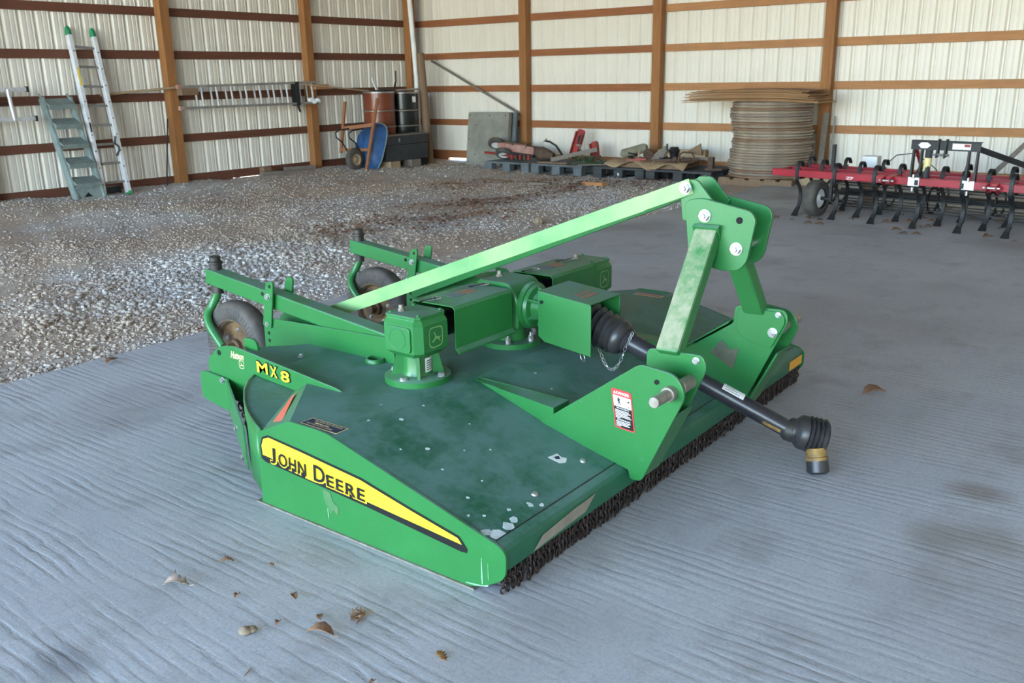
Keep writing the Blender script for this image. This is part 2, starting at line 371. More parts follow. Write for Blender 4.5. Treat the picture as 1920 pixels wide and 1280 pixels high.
def reg_all(rg, n):
    x = rg.uniform(1.2, XC-.1, n*2); y = SLABY+.03+(YC-SLABY-.1)*rg.random(n*2)**1.25
    d = np.hypot(x, y); keep = (rg.random(n*2) < (7.0/np.maximum(d, 7.0))**1.1) & (y > .55*x-.5)
    # patchy: fewer on the bare mud strips
    pt = np.sin(x*.9+1.3*np.sin(y*.8))*np.sin(y*1.4+.7*np.sin(x*1.1)); keep &= rg.random(n*2) < np.clip(.55+.55*pt, .12, 1)
    return np.stack([x, y], 1)[keep][:n]
g1 = stones('gravel_stones', 52000, 3, reg_all, .006, .018)
g1.parent = gr; g1['kind'] = 'stuff'
def reg_heap(rg, n):
    c = np.array([(4.6,6.3),(5.6,6.6),(5.1,7.0),(3.6,6.1),(6.6,7.6),(4.0,6.9)]); k = rg.integers(0, len(c), n)
    return c[k]+rg.normal(0, .42, (n,2))*np.array([1.25,.6])
g2 = stones('coarse_gravel_stones', 4600, 5, reg_heap, .010, .027)
g2.parent = gr; g2['kind'] = 'stuff'

# walls: ribbed metal sheets, girts, posts
PW = .86
def ribs():
    """one sheet: cross-section (along, depth outward)"""
    pts = [(0, 0)]
    for k in range(4):
        b = k*PW/4
        for a in (.062, .128):
            pts += [(b+a-.012, 0), (b+a-.006, .004), (b+a+.006, .004), (b+a+.012, 0)]
        pts += [(b+PW/4-.062, 0), (b+PW/4-.044, .027), (b+PW/4-.024, .027), (b+PW/4, .0)]
    return pts
ZT = 5.2
def wall(name, label, L0, L1, axis, c, sgn, sheets_mat, z0=.06):
    """sheets along axis 0/1 at depth c (outwards sgn)"""
    base = MB()
    if axis == 0: base.box(L0, L1, c+sgn*.034, c+sgn*.040, z0+.02, ZT)
    else: base.box(c+sgn*.034, c+sgn*.040, L0, L1, z0+.02, ZT)
    wo = struct(tag(base.build(name, PANEL, smooth=0), label, 'wall'))
    pr = ribs(); mb = MB()
    for z in (z0, ZT):
        for a, d in pr:
            mb.v.append(Vector((a, c+sgn*d, z)) if axis == 0 else Vector((c+sgn*d, a, z)))
    n = len(pr); mb.f = [(i, i+1, n+i+1, n+i) for i in range(n-1)]
    k = 0; p = L0; first = None
    while p < L1-.01:
        dv = (p, 0, 0) if axis == 0 else (0, p, 0)
        if first is None:
            first = mb.build('metal_sheet', sheets_mat, wo, smooth=0); first.location = dv
        else:
            o = first.copy(); COL.objects.link(o); o.parent = wo; o.location = dv
        p += PW
    return wo
WL = wall('wall_left', 'ribbed white metal wall with dark red-brown girts behind the ladders', XC-.02-26*PW, XC+.06, 0, YC+.045, 1, PANEL)
WB = wall('wall_back', 'ribbed white metal end wall with orange-brown girts behind the pallets', YC+.05-25*PW, YC+.05, 1, XC+.045, 1, PANEL)
GZ = [.652, 1.274, 1.877, 2.482, 3.09, 3.70]; GH = .118
PXL = [-5.6, -2.9, -.15, 2.58, 5.30, 8.10, 10.80, 13.36]; PYB = [12.4, 9.99, 7.32, 4.56, 1.80, -.95, -3.7]
def lumber(mb, name, mat, par): o = mb.build(name, mat, par, smooth=0, bevel=.004); return o
for z in GZ:
    for a, b in zip([XO]+PXL, PXL+[XC]):
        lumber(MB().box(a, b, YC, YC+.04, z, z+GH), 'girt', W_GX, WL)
    for i, (a, b) in enumerate(zip(PYB, PYB[1:])):
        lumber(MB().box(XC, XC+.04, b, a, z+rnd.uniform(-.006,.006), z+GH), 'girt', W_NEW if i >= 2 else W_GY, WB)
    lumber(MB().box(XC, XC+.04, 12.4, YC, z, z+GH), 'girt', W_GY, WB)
for a, b, zb in ((XO,PXL[0],-.1),(PXL[0],PXL[1],-.1),(PXL[1],PXL[2],-.1),(PXL[2],PXL[3],-.1),(PXL[3],PXL[4],-.1),(PXL[4],PXL[5],-.1),(PXL[5],9.1,-.1),(9.1,9.85,.028),(9.85,PXL[6],-.1),(PXL[6],11.2,-.1),(11.2,11.5,.03),(11.5,PXL[7],-.1),(PXL[7],XC,-.1)): lumber(MB().box(a, b, YC-.002, YC+.06, zb, .158), 'skirt_board', W_GX, WL)
for a, b, zb in ((12.4,11.95,-.1),(11.95,11.45,.035),(11.45,PYB[1],-.1),(PYB[1],PYB[2],-.1),(PYB[2],PYB[3],-.1),(PYB[3],PYB[4],-.1),(PYB[4],PYB[5],-.1),(PYB[5],PYB[6],-.1)): lumber(MB().box(XC-.002, XC+.06, b, a, zb, .175), 'skirt_board', W_NEW if a < 10 else W_GY, WB)
lumber(MB().box(XC-.002, XC+.06, 12.4, YC, -.1, .175), 'skirt_board', W_GY, WB)
for x in PXL[:-1]: lumber(MB().box(x-.075, x+.075, YC-.15, YC-.002, -.1, ZT), 'post', W_POST, WL)
lumber(MB().box(13.27, 13.43, YC-.16, YC-.002, -.1, ZT), 'post', W_POST, WL)
for y in PYB[1:-1]: lumber(MB().box(XC-.15, XC-.002, y-.075, y+.075, -.1, ZT), 'post', W_POST, WB)
# parts of the shell outside the frame that shade and light the room
struct(tag(MB().box(XO, XC+.1, YR-.05, YR, 0, ZT).build('wall_right', PANEL, smooth=0), 'plain metal wall on the right side', 'wall'))
struct(tag(MB().prism([(YR-.3, ZT), (YC+.3, ZT), ((YR+YC)/2, ZT+2.0)], 0, XO-.3, XC+.4).build('ceiling', ROOFM, smooth=0), 'metal roof over the shed', 'ceiling'))
struct(tag(MB().add([(-80,-80,-.12),(XO-1,-80,-.12),(XO-1,90,-.12),(-80,90,-.12)], [(0,1,2,3)]).build('yard', YARD, smooth=0), 'sunlit gravel yard outside the open end', 'ground'))
struct(tag(MB().add([(XO-1,YC+.1,-.16),(90,YC+.1,-.16),(90,90,-.16),(XO-1,90,-.16),(XC+.1,-80,-.16),(90,-80,-.16),(XC+.1,YC+.1,-.16)], [(0,1,2,3),(4,5,1,6)]).build('grass_outside', GRASS, smooth=0), 'dry sunlit grass outside the walls', 'ground'))

# ------------------------------------------------------------------ rotary cutter
XM = 3.13
def mx(x): return 2*XM-x
DZ = .365
YB = 2.215
def deckz(y): return DZ if y >= YB else DZ-(YB-y)*(DZ-.168)/(YB-1.49)
RC = thing('rotary_cutter', 'green twin-spindle rotary cutter with yellow side decals standing on the concrete slab', 'mower', (XM, 2.4, 0))
XS = 1.886
# --- deck
dk = MB()
prof_y = [1.49, 1.532]
def strip(ptsA, ptsB):
    """skin between two polylines of equal length"""
    n = len(ptsA); dk.add(ptsA+ptsB, [(i, i+1, n+i+1, n+i) for i in range(n-1)])
hw = XM-XS
outer = [(XS, 1.53), (XS, 2.25), (XS, 2.44), (2.205, 2.72), (2.205, 3.0)]
front = [(XS, 1.53, deckz(1.53)), (mx(XS), 1.53, deckz(1.53))]
dk.slab([(XS,1.53,deckz(1.53)),(XS,YB,DZ),(mx(XS),YB,DZ),(mx(XS),1.53,deckz(1.53))], .006)
dk.prism([(XS,YB),(mx(XS),YB),(mx(XS),2.44),(mx(2.213),2.727),(mx(2.213),3.0),(2.213,3.0),(2.213,2.727),(XS,2.44)], 2, DZ-.006, DZ)
deck = dk.build('deck', DECKG, RC, smooth=0)
# front lip: separate bent strip, with the seam in front of the deck sheet
MB().prism([(1.527,deckz(1.527)+.003),(1.497,deckz(1.497)+.002),(1.487,deckz(1.487)-.006),(1.484,.098),(1.490,.098),(1.494,deckz(1.49)-.014),(1.527,deckz(1.527)-.006)], 0, XS+.004, mx(XS)-.004).build('front_lip', DECKG, RC, smooth=50)
# dried mud on the front lip
flat([(0,0),(.30,.012),(.36,.055),(.22,.05),(.05,.035)], ((2.03,1.4838,.103),(1,0,0),(0,0,1)), RC, DIRT, 'mud_patch', .002)
flat([(0,0),(.17,0),(.17,.045),(0,.045)], ((mx(XS)-.19,1.4838,.106),(1,0,0),(0,0,1)), RC, pmat('amber_reflector',(.85,.42,.02),(.8,.36,.02),9,.3), 'reflector', .002)
# rear sheet
rs = MB(); ZR = DZ-.004
rp = [(2.215,3.004),(mx(2.215),3.004),(mx(2.215),3.32),(mx(2.42),3.32),(mx(2.57),3.16),(2.57,3.16),(2.42,3.32),(2.215,3.32)]
rs.prism(rp, 2, DZ-.012, DZ-.001)
rs.add([(2.215,3.32,DZ-.002),(2.42,3.32,DZ-.002),(2.42,3.32,.27),(2.215,3.32,.27)], [(0,1,2,3)]); rs.add([(mx(2.215),3.32,DZ-.002),(mx(2.42),3.32,DZ-.002),(mx(2.42),3.32,.27),(mx(2.215),3.32,.27)], [(0,1,2,3)])
rs.add([(2.57,3.16,DZ-.002),(mx(2.57),3.16,DZ-.002),(mx(2.57),3.16,.24),(2.57,3.16,.24)], [(0,1,2,3)])
rs.build('rear_sheet', DECKG, RC, smooth=0)
for X in (2.43, mx(2.43)): hexbolt((X, 3.02, DZ), (0,0,1), .012, RC)
# --- side panels, pockets, rear plates (both sides)
def side(f, near):
    s = 1 if near else -1
    pan = rpoly([(2.635,.005),(2.625,.288),(2.44,DZ+.006),(2.25,DZ+.008),(1.505,.180),(1.478,.160),(1.478,.075),(1.60,.003)], [0,.0,.02,.05,.01,.03,.05,.09], 5)
    sp = MB().prism(pan, 0, f(XS-.004), f(XS+.004)).build('side_panel', GREEN, RC, smooth=40)
    MB().prism([(XS-.012,0),(XS+.03,0),(XS+.03,.006),(XS-.012,.006)], 1, 1.60, 2.66).build('skid_shoe', RUSTP, RC, smooth=0) if near else MB().prism([(f(XS-.018),0),(f(XS+.03),0),(f(XS+.03),.006),(f(XS-.018),.006)], 1, 1.60, 2.66).build('skid_shoe', RUSTP, RC, smooth=0)
    # sunken corner: arc-edged floor, sloping step face, curved skirt
    arc = [(2.205,3.055,.335),(2.150,3.025,.330),(2.085,2.965,.322),(2.020,2.880,.313),(1.962,2.785,.305),(1.920,2.695,.298),(1.890,2.615,.290)]
    A = [(f(x),y,z) for x,y,z in arc]
    inner = [(f(2.205),2.80,.318),(f(1.888),2.612,.290)]
    fl = MB(); fl.add(A+inner[:1], [tuple(range(len(A)+1))]); fl.build('corner_pan', DECKG, RC, smooth=0)
    st = MB(); st.add([(f(2.205),2.72,DZ),(f(2.205),2.80,.318),(f(1.888),2.612,.290),(f(1.886),2.44,DZ)], [(0,1,2,3)]); st.build('step_face', GREEN, RC, smooth=0)
    k = MB(); n = len(A)
    k.add([(x,y,z+.006) for x,y,z in A]+[(x,y,.03) for x,y,z in A], [(i,i+1,n+i+1,n+i) for i in range(n-1)])
    ko = k.build('curved_skirt', GREEN, RC, smooth=60); so = ko.modifiers.new('s','SOLIDIFY'); so.thickness = .008; so.offset = 0
    # red reflector strip on the step face
    a = Vector((f(2.12),2.69,.347)); b = Vector((f(1.925),2.53,.333)); dd = (b-a); nn = Vector((-.0,.35,1)).normalized()
    q = MB(); q.add([a+nn*.006, a+Vector((0,.018,-.010))+nn*.006, b+Vector((0,.055,-.018))+nn*.006, b+nn*.006], [(0,1,2,3)]); q.build('reflector', PINK, RC, smooth=0)
    # rear side plate carrying the model name
    pl = rpoly([(2.52,DZ+.002),(2.56,DZ+.012),(3.19,.442),(3.29,.426),(3.385,.352),(3.38,.19),(3.12,.19),(2.98,.29),(2.80,.318)], [0,.0,.02,.03,.02,0,0,.0,0])
    rp_ = MB().prism(pl, 0, f(2.209), f(2.217)).build('rear_side_plate', GREEN, RC, smooth=0, bevel=.002)
    tabo = rpoly([(3.17,.42),(3.17,.475),(3.09,.475),(3.07,.43)], .02); MB().prism(tabo, 0, f(2.25), f(2.262)).build('lug', GREEN, RC, smooth=0)
    d = -s
    MB().cyl((f(2.207),3.295,.395), (f(2.219),3.295,.395), .012, n=14).build('bolt_hole', BLACKD, rp_, smooth=30)
    # deflector wing: bent plate from the rear plate forward to the skirt
    w_ = rpoly([(3.44,.165),(3.435,.285),(3.40,.297),(3.235,.285),(3.24,.135)], [.03,.02,.02,0,0])
    wg = MB().prism(w_, 0, f(2.196), f(2.204))
    wg.slab([(f(2.2),3.237,.285),(f(2.2),3.242,.135),(f(1.955),2.80,.065),(f(1.965),2.82,.245)], .007)
    wg.build('deflector_wing', GREEN, RC, smooth=0)
    hexbolt((f(2.196),3.27,.277), (d,0,0), .011, RC)
    hexbolt((f(1.957),2.86,.225), (d,.25,0), .010, RC); hexbolt((f(1.953),2.83,.115), (d,.25,0), .010, RC)
    return sp, rp_
spN, rpN = side(lambda x: x, True); spF, rpF = side(mx, False)

# --- decals of the near side
F0 = ((XS-.0042, 2.0, 0), (0,-1,0), (0,0,1))          # u = 2.0 - y , v = z
def side_decal(f, parent, s):
    fr_ = ((f(XS-.0042), 2.0, 0), (0,-1,0), (0,0,1)) if s > 0 else ((f(XS-.0042), 2.0, 0), (0,1,0), (0,0,1))
    bl = [(2.616,.238),(2.600,.274),(2.565,.289),(2.393,.277),(2.084,.249),(1.859,.203),(1.657,.166),(1.625,.130),(1.629,.117),(1.653,.115),(2.061,.148),(2.59,.178),(2.614,.188)]
    ye = [(2.606,.240),(2.592,.269),(2.561,.281),(2.394,.268),(2.088,.240),(1.859,.194),(1.664,.158),(1.648,.140),(2.063,.168),(2.568,.202),(2.603,.204)]
    uv = lambda pts: [((2.0-y)*s, z) for y, z in pts]
    dc = flat(uv(bl), fr_, parent, BLK, 'decal', .0012)
    flat(uv(ye), fr_, dc, YEL, 'decal_field', .0018)
    return fr_, dc
fN, dcN = side_decal(lambda x: x, spN, 1); side_decal(mx, spF, -1)
# JOHN DEERE in small capitals with a yellow halo
a = math.atan2(-.024, .492); ex = Vector((0,-math.cos(a), math.sin(a))); ey = Vector((0, math.sin(a)*-1, math.cos(a)))
ey = Vector((1,0,0)).cross(ex)*-1
O = Vector((XS-.0042, 2.556, .190))
for mt, off, lf, nm in ((YEL, .065, .0035, 'lettering_halo'), (BLK, .018, .0065, 'lettering')):
    e = .006 if off > .03 else 0
    for tx, x0, wd, hh in (('J', .0, .030, .063), ('OHN', .046, .150, .050), ('D', .236, .058, .062), ('EERE', .302, .188, .044)):
        text(tx, (O, ex, ey), wd+2*e, dcN, mt, nm, lf, hh+2*e, off, 0, 1.12, x0-e, (-.004 if tx == 'J' else 0)-e)
flat([(.188,-.008),(.246,-.008),(.246,.016),(.188,.016)], (O, ex, ey), dcN, YEL, 'lettering_halo', .0034)
# MX8, dealer script and deer badge on the rear side plate
OX = 2.209-.0002
exm = Vector((0,-1,0)); eym = Vector((0,0,1))
for mt, off, lf in ((BLK, .04, .0015), (YEL, .02, .0050)):
    e = .0035 if off > .03 else 0
    for ch, y, z, wd in (('M', 3.031, .357, .070), ('X', 2.945, .352, .044), ('8', 2.880, .345, .056)):
        text(ch, ((OX, y, z), exm, eym), wd+2*e, rpN, mt, 'lettering', lf, .048+2*e, off, 0, 1, -e, -e)
text('Hutson', ((OX, 3.212, .386), Vector((0,-.99,.03)), eym), .092, rpN, CREAM, 'dealer_script', .0015, .032, .03, .35)
DEER = [(-.9,-.55),(-.55,-.35),(-.25,-.1),(-.2,.25),(-.45,.55),(-.5,.8),(-.38,.62),(-.2,.75),(-.22,.5),(-.02,.35),(.0,.1),(.35,.02),(.75,-.1),(.95,.05),(.85,-.2),(.6,-.32),(.9,-.75),(.72,-.72),(.35,-.35),(-.05,-.35),(-.4,-.6),(-.85,-.68)]
def badge(frame, size, parent, mat, lift):
    ring_o = rpoly([(-1,-.8),(-.55,-1.1),(.95,-1.0),(1,1),(-.9,1.05),(-1.05,.3)], .5, 4)
    n = len(ring_o); mb = MB(); O, ex, ey = [Vector(k) for k in frame]; nn = ex.cross(ey).normalized()
    P3 = lambda p, k: O+(ex*p[0]*k+ey*p[1]*k)*size+nn*lift
    mb.add([P3(p, 1) for p in ring_o]+[P3(p, .88) for p in ring_o], [(i,(i+1)%n,n+(i+1)%n,n+i) for i in range(n)])
    nd = len(DEER); mb.add([P3(p, .72) for p in DEER], [tuple(range(nd))])
    return mb.build('deer_badge', mat, parent, smooth=0)
badge(((OX, 3.140, .368), exm, eym), .017, rpN, CREAM, .0015)
# blade rotation sticker on the deck beside the right edge
s0 = Vector((1.905, 2.405, DZ)); e1 = Vector((0,-1,0)); e2 = Vector((1,0,0))
st = flat([(0,0),(.186,0),(.186,.058),(0,.058)], (s0, e1, e2), deck, CREAM, 'rotation_sticker', .0015)
flat([(.004,.004),(.182,.004),(.182,.054),(.004,.054)], (s0, e1, e2), st, NAVY, 'sticker_field', .0020)
text('BLADE ROTATION', (s0, e1, e2), .135, st, CREAM, 'lettering', .0026, .010, .01, 0, 1, .035, .038)
text('ROTATION LAME', (s0, e1, e2), .13, st, CREAM, 'lettering', .0026, .010, .01, 0, 1, .020, .010)
flat([(.045,.028),(.062,.034),(.062,.0295),(.12,.0295),(.12,.0265),(.062,.0265),(.062,.022)], (s0, e1, e2), st, CREAM, 'arrow', .0026)
fs_ = Vector((mx(1.965), 2.24, DZ)); f_ = flat([(0,0),(.16,0),(.16,.045),(0,.045)], (fs_, Vector((0,1,0)), Vector((-1,0,0))), deck, CREAM, 'rotation_sticker', .0015)
flat([(.004,.004),(.156,.004),(.156,.041),(.004,.041)], (fs_, Vector((0,1,0)), Vector((-1,0,0))), f_, GRIMED, 'sticker_field', .0021)
# half-torn white sticker, bolts and droppings on the front deck slope
def on_deck(x, y): return Vector((x, y, deckz(y)))
n_ = Vector((0,-(DZ-.168)/.725,1)).normalized(); ed = Vector((0,-1,-(DZ-.168)/.725)).normalized()
tk = flat([(0,0),(.05,.006),(.06,.03),(.046,.055),(.03,.045),(.006,.05)], (on_deck(2.418,1.700), ed, Vector((1,0,0))), deck, WHT, 'torn_sticker', .0015)
flat([(.012,.02),(.026,.016),(.034,.03),(.02,.042)], (on_deck(2.418,1.700), ed, Vector((1,0,0))), tk, NAVY, 'sticker_picture', .002)
for x, y in ((2.512,1.612),(2.20,1.60),(mx(2.512),1.612),(mx(2.20),1.60)): MB().lathe(on_deck(x,y), on_deck(x,y)+n_*.008, [(0,.013),(.6,.011),(1,.005)], 12).build('bolt', STEEL, deck, smooth=50)
r_ = random.Random(4)
def splat(x, y, r, name='dropping'):
    n = 9; flat([(r*(.6+.6*r_.random())*math.cos(2*PI*i/n), r*(.6+.6*r_.random())*math.sin(2*PI*i/n)) for i in range(n)], (on_deck(x, y), Vector((1,0,0)), -ed if y < YB else Vector((0,1,0))), deck, BIRD, name, .0014)
for x, y, r in ((1.935,1.545,.030),(1.99,1.55,.022),(2.03,1.56,.016),(1.91,1.575,.018),(2.14,1.575,.012),(2.17,1.55,.011),(2.06,1.60,.008),(1.97,1.63,.006),(2.00,1.72,.006),(1.93,1.66,.006),(2.11,1.75,.005),
                (2.10,1.98,.009),(2.02,2.03,.005),(2.16,2.16,.009),(2.06,2.22,.006),(2.20,2.3,.005),(2.3,2.18,.005),(2.35,2.0,.005),(2.9,2.1,.006),(2.85,1.98,.006),(2.2,1.9,.004),(2.28,1.85,.005),(2.05,1.87,.005)): splat(x, y, r)

MB().prism([(1.5265,deckz(1.5265)+.0034),(1.5315,deckz(1.5315)+.0034),(1.5315,deckz(1.5315)-.002),(1.5265,deckz(1.5265)-.002)], 0, XS+.02, mx(XS)-.02).build('seam', GREASE, deck, smooth=0)
PDRIP = pmat('pale_drip', (.30,.46,.32), (.16,.36,.18), 40, .7)
# drips and scuffs on the near side panel
for pts in ([(1.570,.12),(1.572,.12),(1.5735,.05),(1.571,.03),(1.568,.03),(1.568,.06)], [(1.545,.11),(1.5462,.11),(1.547,.06),(1.5445,.05)], [(2.262,.085),(2.265,.085),(2.2652,.055),(2.2635,.04),(2.2618,.055)], [(1.60,.016),(1.64,.012),(1.635,.016),(1.57,.026),(1.545,.036),(1.55,.028)]):
    flat([(2.0-y, z) for y, z in pts], fN, spN, PDRIP, 'dried_drip', .0014)
flat([(2.0-y, z) for y, z in [(2.285,.155),(2.245,.15),(2.235,.12),(2.205,.10),(2.215,.07),(2.235,.085),(2.25,.065),(2.262,.09),(2.275,.10)]], fN, spN, pmat('mud_smear', (.075,.15,.055), (.03,.15,.04), 40, .7), 'mud_smear', .0013)
# --- gearboxes
def gearbox(cx, near):
    cy = 2.395; zt = .645
    MB().lathe((cx,cy,DZ), (cx,cy,DZ+.026), [(0,.133),(.85,.133),(1,.128)], 40).build('spindle_flange', GREEN, RC, smooth=40)
    b = MB().lathe((cx,cy,DZ+.026), (cx,cy,.50), [(0,.062),(.15,.056),(1,.056)], 24)
    nk = b.build('gearbox_neck', GREEN, RC, smooth=40)
    for k in range(4):
        g = math.radians(45+90*k); c_, s_ = math.cos(g), math.sin(g); px, py = -s_*.006, c_*.006
        f = MB(); P = [(.05,DZ+.026),(.105,DZ+.026),(.075,.505),(.05,.505)]
        f.add([(cx+c_*r+px, cy+s_*r+py, z) for r,z in P]+[(cx+c_*r-px, cy+s_*r-py, z) for r,z in P], [(0,1,2,3),(7,6,5,4),(0,4,5,1),(1,5,6,2),(2,6,7,3),(3,7,4,0)])
        f.build('gusset', GREEN, nk, smooth=0)
        g2 = math.radians(90*k+12); hexbolt((cx+.108*math.cos(g2), cy+.108*math.sin(g2), DZ+.026), (0,0,1), .0145, RC, stud=False)
    # chamfered housing
    def oct_(hx, hy, ch): return [(hx-ch,-hy),(hx,-hy+ch),(hx,hy-ch),(hx-ch,hy),(-hx+ch,hy),(-hx,hy-ch),(-hx,-hy+ch),(-hx+ch,-hy)]
    lv = [(.475,.070,.075,.03),(.50,.098,.105,.028),(.61,.098,.105,.028),(.632,.084,.090,.02),(.634,.086,.092,.016),(.645,.086,.092,.016)]
    h = MB(); V = []
    for z,hx,hy,ch in lv: V += [(cx+x,cy+y,z) for x,y in oct_(hx,hy,ch)]
    Fc = [tuple(range(8))[::-1], tuple(range(40,48))]
    for k in range(5): Fc += [(k*8+i,k*8+(i+1)%8,(k+1)*8+(i+1)%8,(k+1)*8+i) for i in range(8)]
    h.add(V, Fc); hs = h.build('gearbox_housing', GREEN, RC, smooth=0, bevel=.004)
    d = -1 if near else 1
    # square cover with a scribed circle on the outer side, deer emblem on the front
    cvp = rrect(cy-.066, cy+.066, .505, .605, .016)
    cv = MB().prism([(p[0],p[1]) for p in cvp], 0, cx+d*.098, cx+d*.106).build('side_cover', GREEN, hs, smooth=0, bevel=.002)
    MB().tube([(cx+d*.1062, cy+.042*math.cos(2*PI*i/28), .555+.042*math.sin(2*PI*i/28)) for i in range(28)], .0012, 5, True).build('scribed_ring', DECKG, cv, smooth=60)
    badge(((cx-.0, cy-.1052, .557), Vector((1,0,0)), Vector((0,0,1))), .040, hs, STRAPG, .0014)
    MB().cyl((cx-.03,cy+.045,zt),(cx-.03,cy+.045,zt+.012),.014,n=6).cyl((cx-.03,cy+.045,zt+.012),(cx-.03,cy+.045,zt+.026),.010,n=10).build('filler_plug', RUSTP, hs, smooth=30)
    for x, y in ((-.065,.07),(.068,-.07),(-.06,-.072),(.068,.07)): MB().cyl((cx+x,cy+y,zt),(cx+x,cy+y,zt+.007),.008,n=8).build('cover_screw', GREEN, hs, smooth=30)
    return nk
nkN = gearbox(2.505, True); gearbox(mx(2.505), False)
# spec plate on the near neck
pl = MB(); V = []
for i in range(6):
    g = math.radians(-105+13*i)
    for z in (.400,.462): V.append((2.505+.0572*math.cos(g), 2.395+.0572*math.sin(g), z))
pl.add(V, [(2*i,2*i+2,2*i+3,2*i+1) for i in range(5)]); spl = pl.build('spec_plate', WHT, nkN, smooth=60)
b_ = MB()
for k in range(5):
    V = []
    for i in range(4):
        g = math.radians(-98+13*i)
        for z in (.412+k*.009,.4155+k*.009): V.append((2.505+.0578*math.cos(g), 2.395+.0578*math.sin(g), z))
    b_.add(V, [(2*i,2*i+2,2*i+3,2*i+1) for i in range(3)])
b_.build('printed_lines', BLK, spl, smooth=60)
MB().lathe((2.565,2.70,DZ),(2.565,2.70,DZ+.018),[(0,.043),(.5,.043),(1,.038),(1,.031),(.2,.031)],28,False).build('access_collar', GREEN, RC, smooth=40)
MB().cyl((2.565,2.70,DZ),(2.565,2.70,DZ+.004),.031,n=24).build('access_hole', BLACKD, RC, smooth=30)
# centre gearbox
c = MB(); pr = rpoly([(2.285,.46),(2.285,.60),(2.335,.663),(2.50,.663),(2.515,.645),(2.515,.46)], [.01,.03,.03,.015,.015,.01])
cg = c.prism(pr, 0, 3.03, 3.235).build('centre_gearbox', GREEN, RC, smooth=30, bevel=.008)
MB().lathe((3.132,2.40,DZ),(3.132,2.40,.47),[(0,.135),(.22,.135),(.23,.07),(1,.07)],36).build('centre_base', GREEN, RC, smooth=40)
for k in range(6):
    g = math.radians(-150+60*k); MB().cyl((3.132+.11*math.cos(g),2.40+.11*math.sin(g),DZ+.022),(3.132+.11*math.cos(g),2.40+.11*math.sin(g),DZ+.036),.015,n=12).cyl((3.132+.11*math.cos(g),2.40+.11*math.sin(g),DZ+.036),(3.132+.11*math.cos(g),2.40+.11*math.sin(g),DZ+.05),.012,n=6).cyl((3.132+.11*math.cos(g),2.40+.11*math.sin(g),DZ+.05),(3.132+.11*math.cos(g),2.40+.11*math.sin(g),DZ+.064),.007,n=8).build('bolt', STEEL, RC, smooth=30)
hb = MB().lathe((3.132,2.29,.555),(3.132,2.05,.548),[(0,.104),(.10,.104),(.11,.096),(.17,.09),(.2,.066),(.5,.056),(1,.05)],32)
cone = hb.build('input_cone', GREEN, RC, smooth=35)
for k in range(6):
    g = math.radians(30+60*k); f = MB(); c_, s_ = math.cos(g), math.sin(g)
    P = [(.05,2.265),(.094,2.265),(.052,2.14),(.05,2.14)]
    px, pz = -s_*.004, c_*.004
    f.add([(3.132+c_*r+px, y, .553+s_*r+pz) for r,y in P]+[(3.132+c_*r-px, y, .553+s_*r-pz) for r,y in P], [(0,1,2,3),(7,6,5,4),(0,4,5,1),(1,5,6,2),(2,6,7,3),(3,7,4,0)])
    f.build('rib', GREEN, cone, smooth=0)
    MB().cyl((3.132+.09*math.cos(g+.5),2.29,.555+.09*math.sin(g+.5)),(3.132+.09*math.cos(g+.5),2.262,.555+.09*math.sin(g+.5)),.008,n=6).build('bolt', GREEN, cone, smooth=30)
MB().cyl((3.13,2.46,.663),(3.13,2.46,.673),.015,n=6).cyl((3.13,2.46,.673),(3.13,2.46,.69),.010,n=10).build('filler_plug', RUSTP, cg, smooth=30)
# drive shaft shields left and right of it: folded sheet with a turned-out lower edge
def ushield(x0, x1, near):
    pr = [(2.285,.478),(2.285,.640),(2.295,.650),(2.50,.650),(2.51,.640),(2.51,.478),(2.514,.478),(2.514,.642),(2.503,.654),(2.292,.654),(2.281,.642),(2.281,.482),(2.262,.468),(2.262,.462),(2.266,.462)]
    o = MB().prism(pr, 0, x0, x1).build('driveline_shield', GREEN, RC, smooth=0)
    MB().cyl((x0+.02,2.395,.555),(x1-.02,2.395,.555),.05,n=20).build('cross_shaft', BLACKM, o, smooth=30)
    xa = (x0+x1)/2+.02
    fr_ = ((xa-.085,2.385,.654),(1,-.0,0),(0,1,0))
    flat([(0,0),(.075,0),(.075,.07),(0,.07)], fr_, o, GRIMEB, 'warning_decal', .0012); flat([(.079,0),(.15,0),(.15,.026),(.079,.026)], fr_, o, GRIMED, 'warning_decal', .0012); flat([(.079,.032),(.15,.032),(.15,.06),(.079,.06)], fr_, o, GRIMED, 'warning_decal', .0012)
    for xx in ((x0+.03, x1-.03) if near else (x0+.04, x1-.03)):
        pts = [(xx-.035,2.44,.657),(xx+.015,2.415,.66)]+[(xx+.022+.014*math.cos(t),2.42+.02*math.sin(t),.662) for t in np.linspace(-2.6,2.6,10)]
        MB().tube(pts, .0022, 5).build('lynch_pin', STEEL, o, smooth=60)
        MB().cyl((xx-.04,2.46,.655),(xx+.04,2.42,.660),.0035,n=6).build('retaining_rod', BLACKM, o, smooth=30)
    return o
ushield(2.612, 2.985, True); ushield(mx(2.985)+.02, mx(2.612), False)
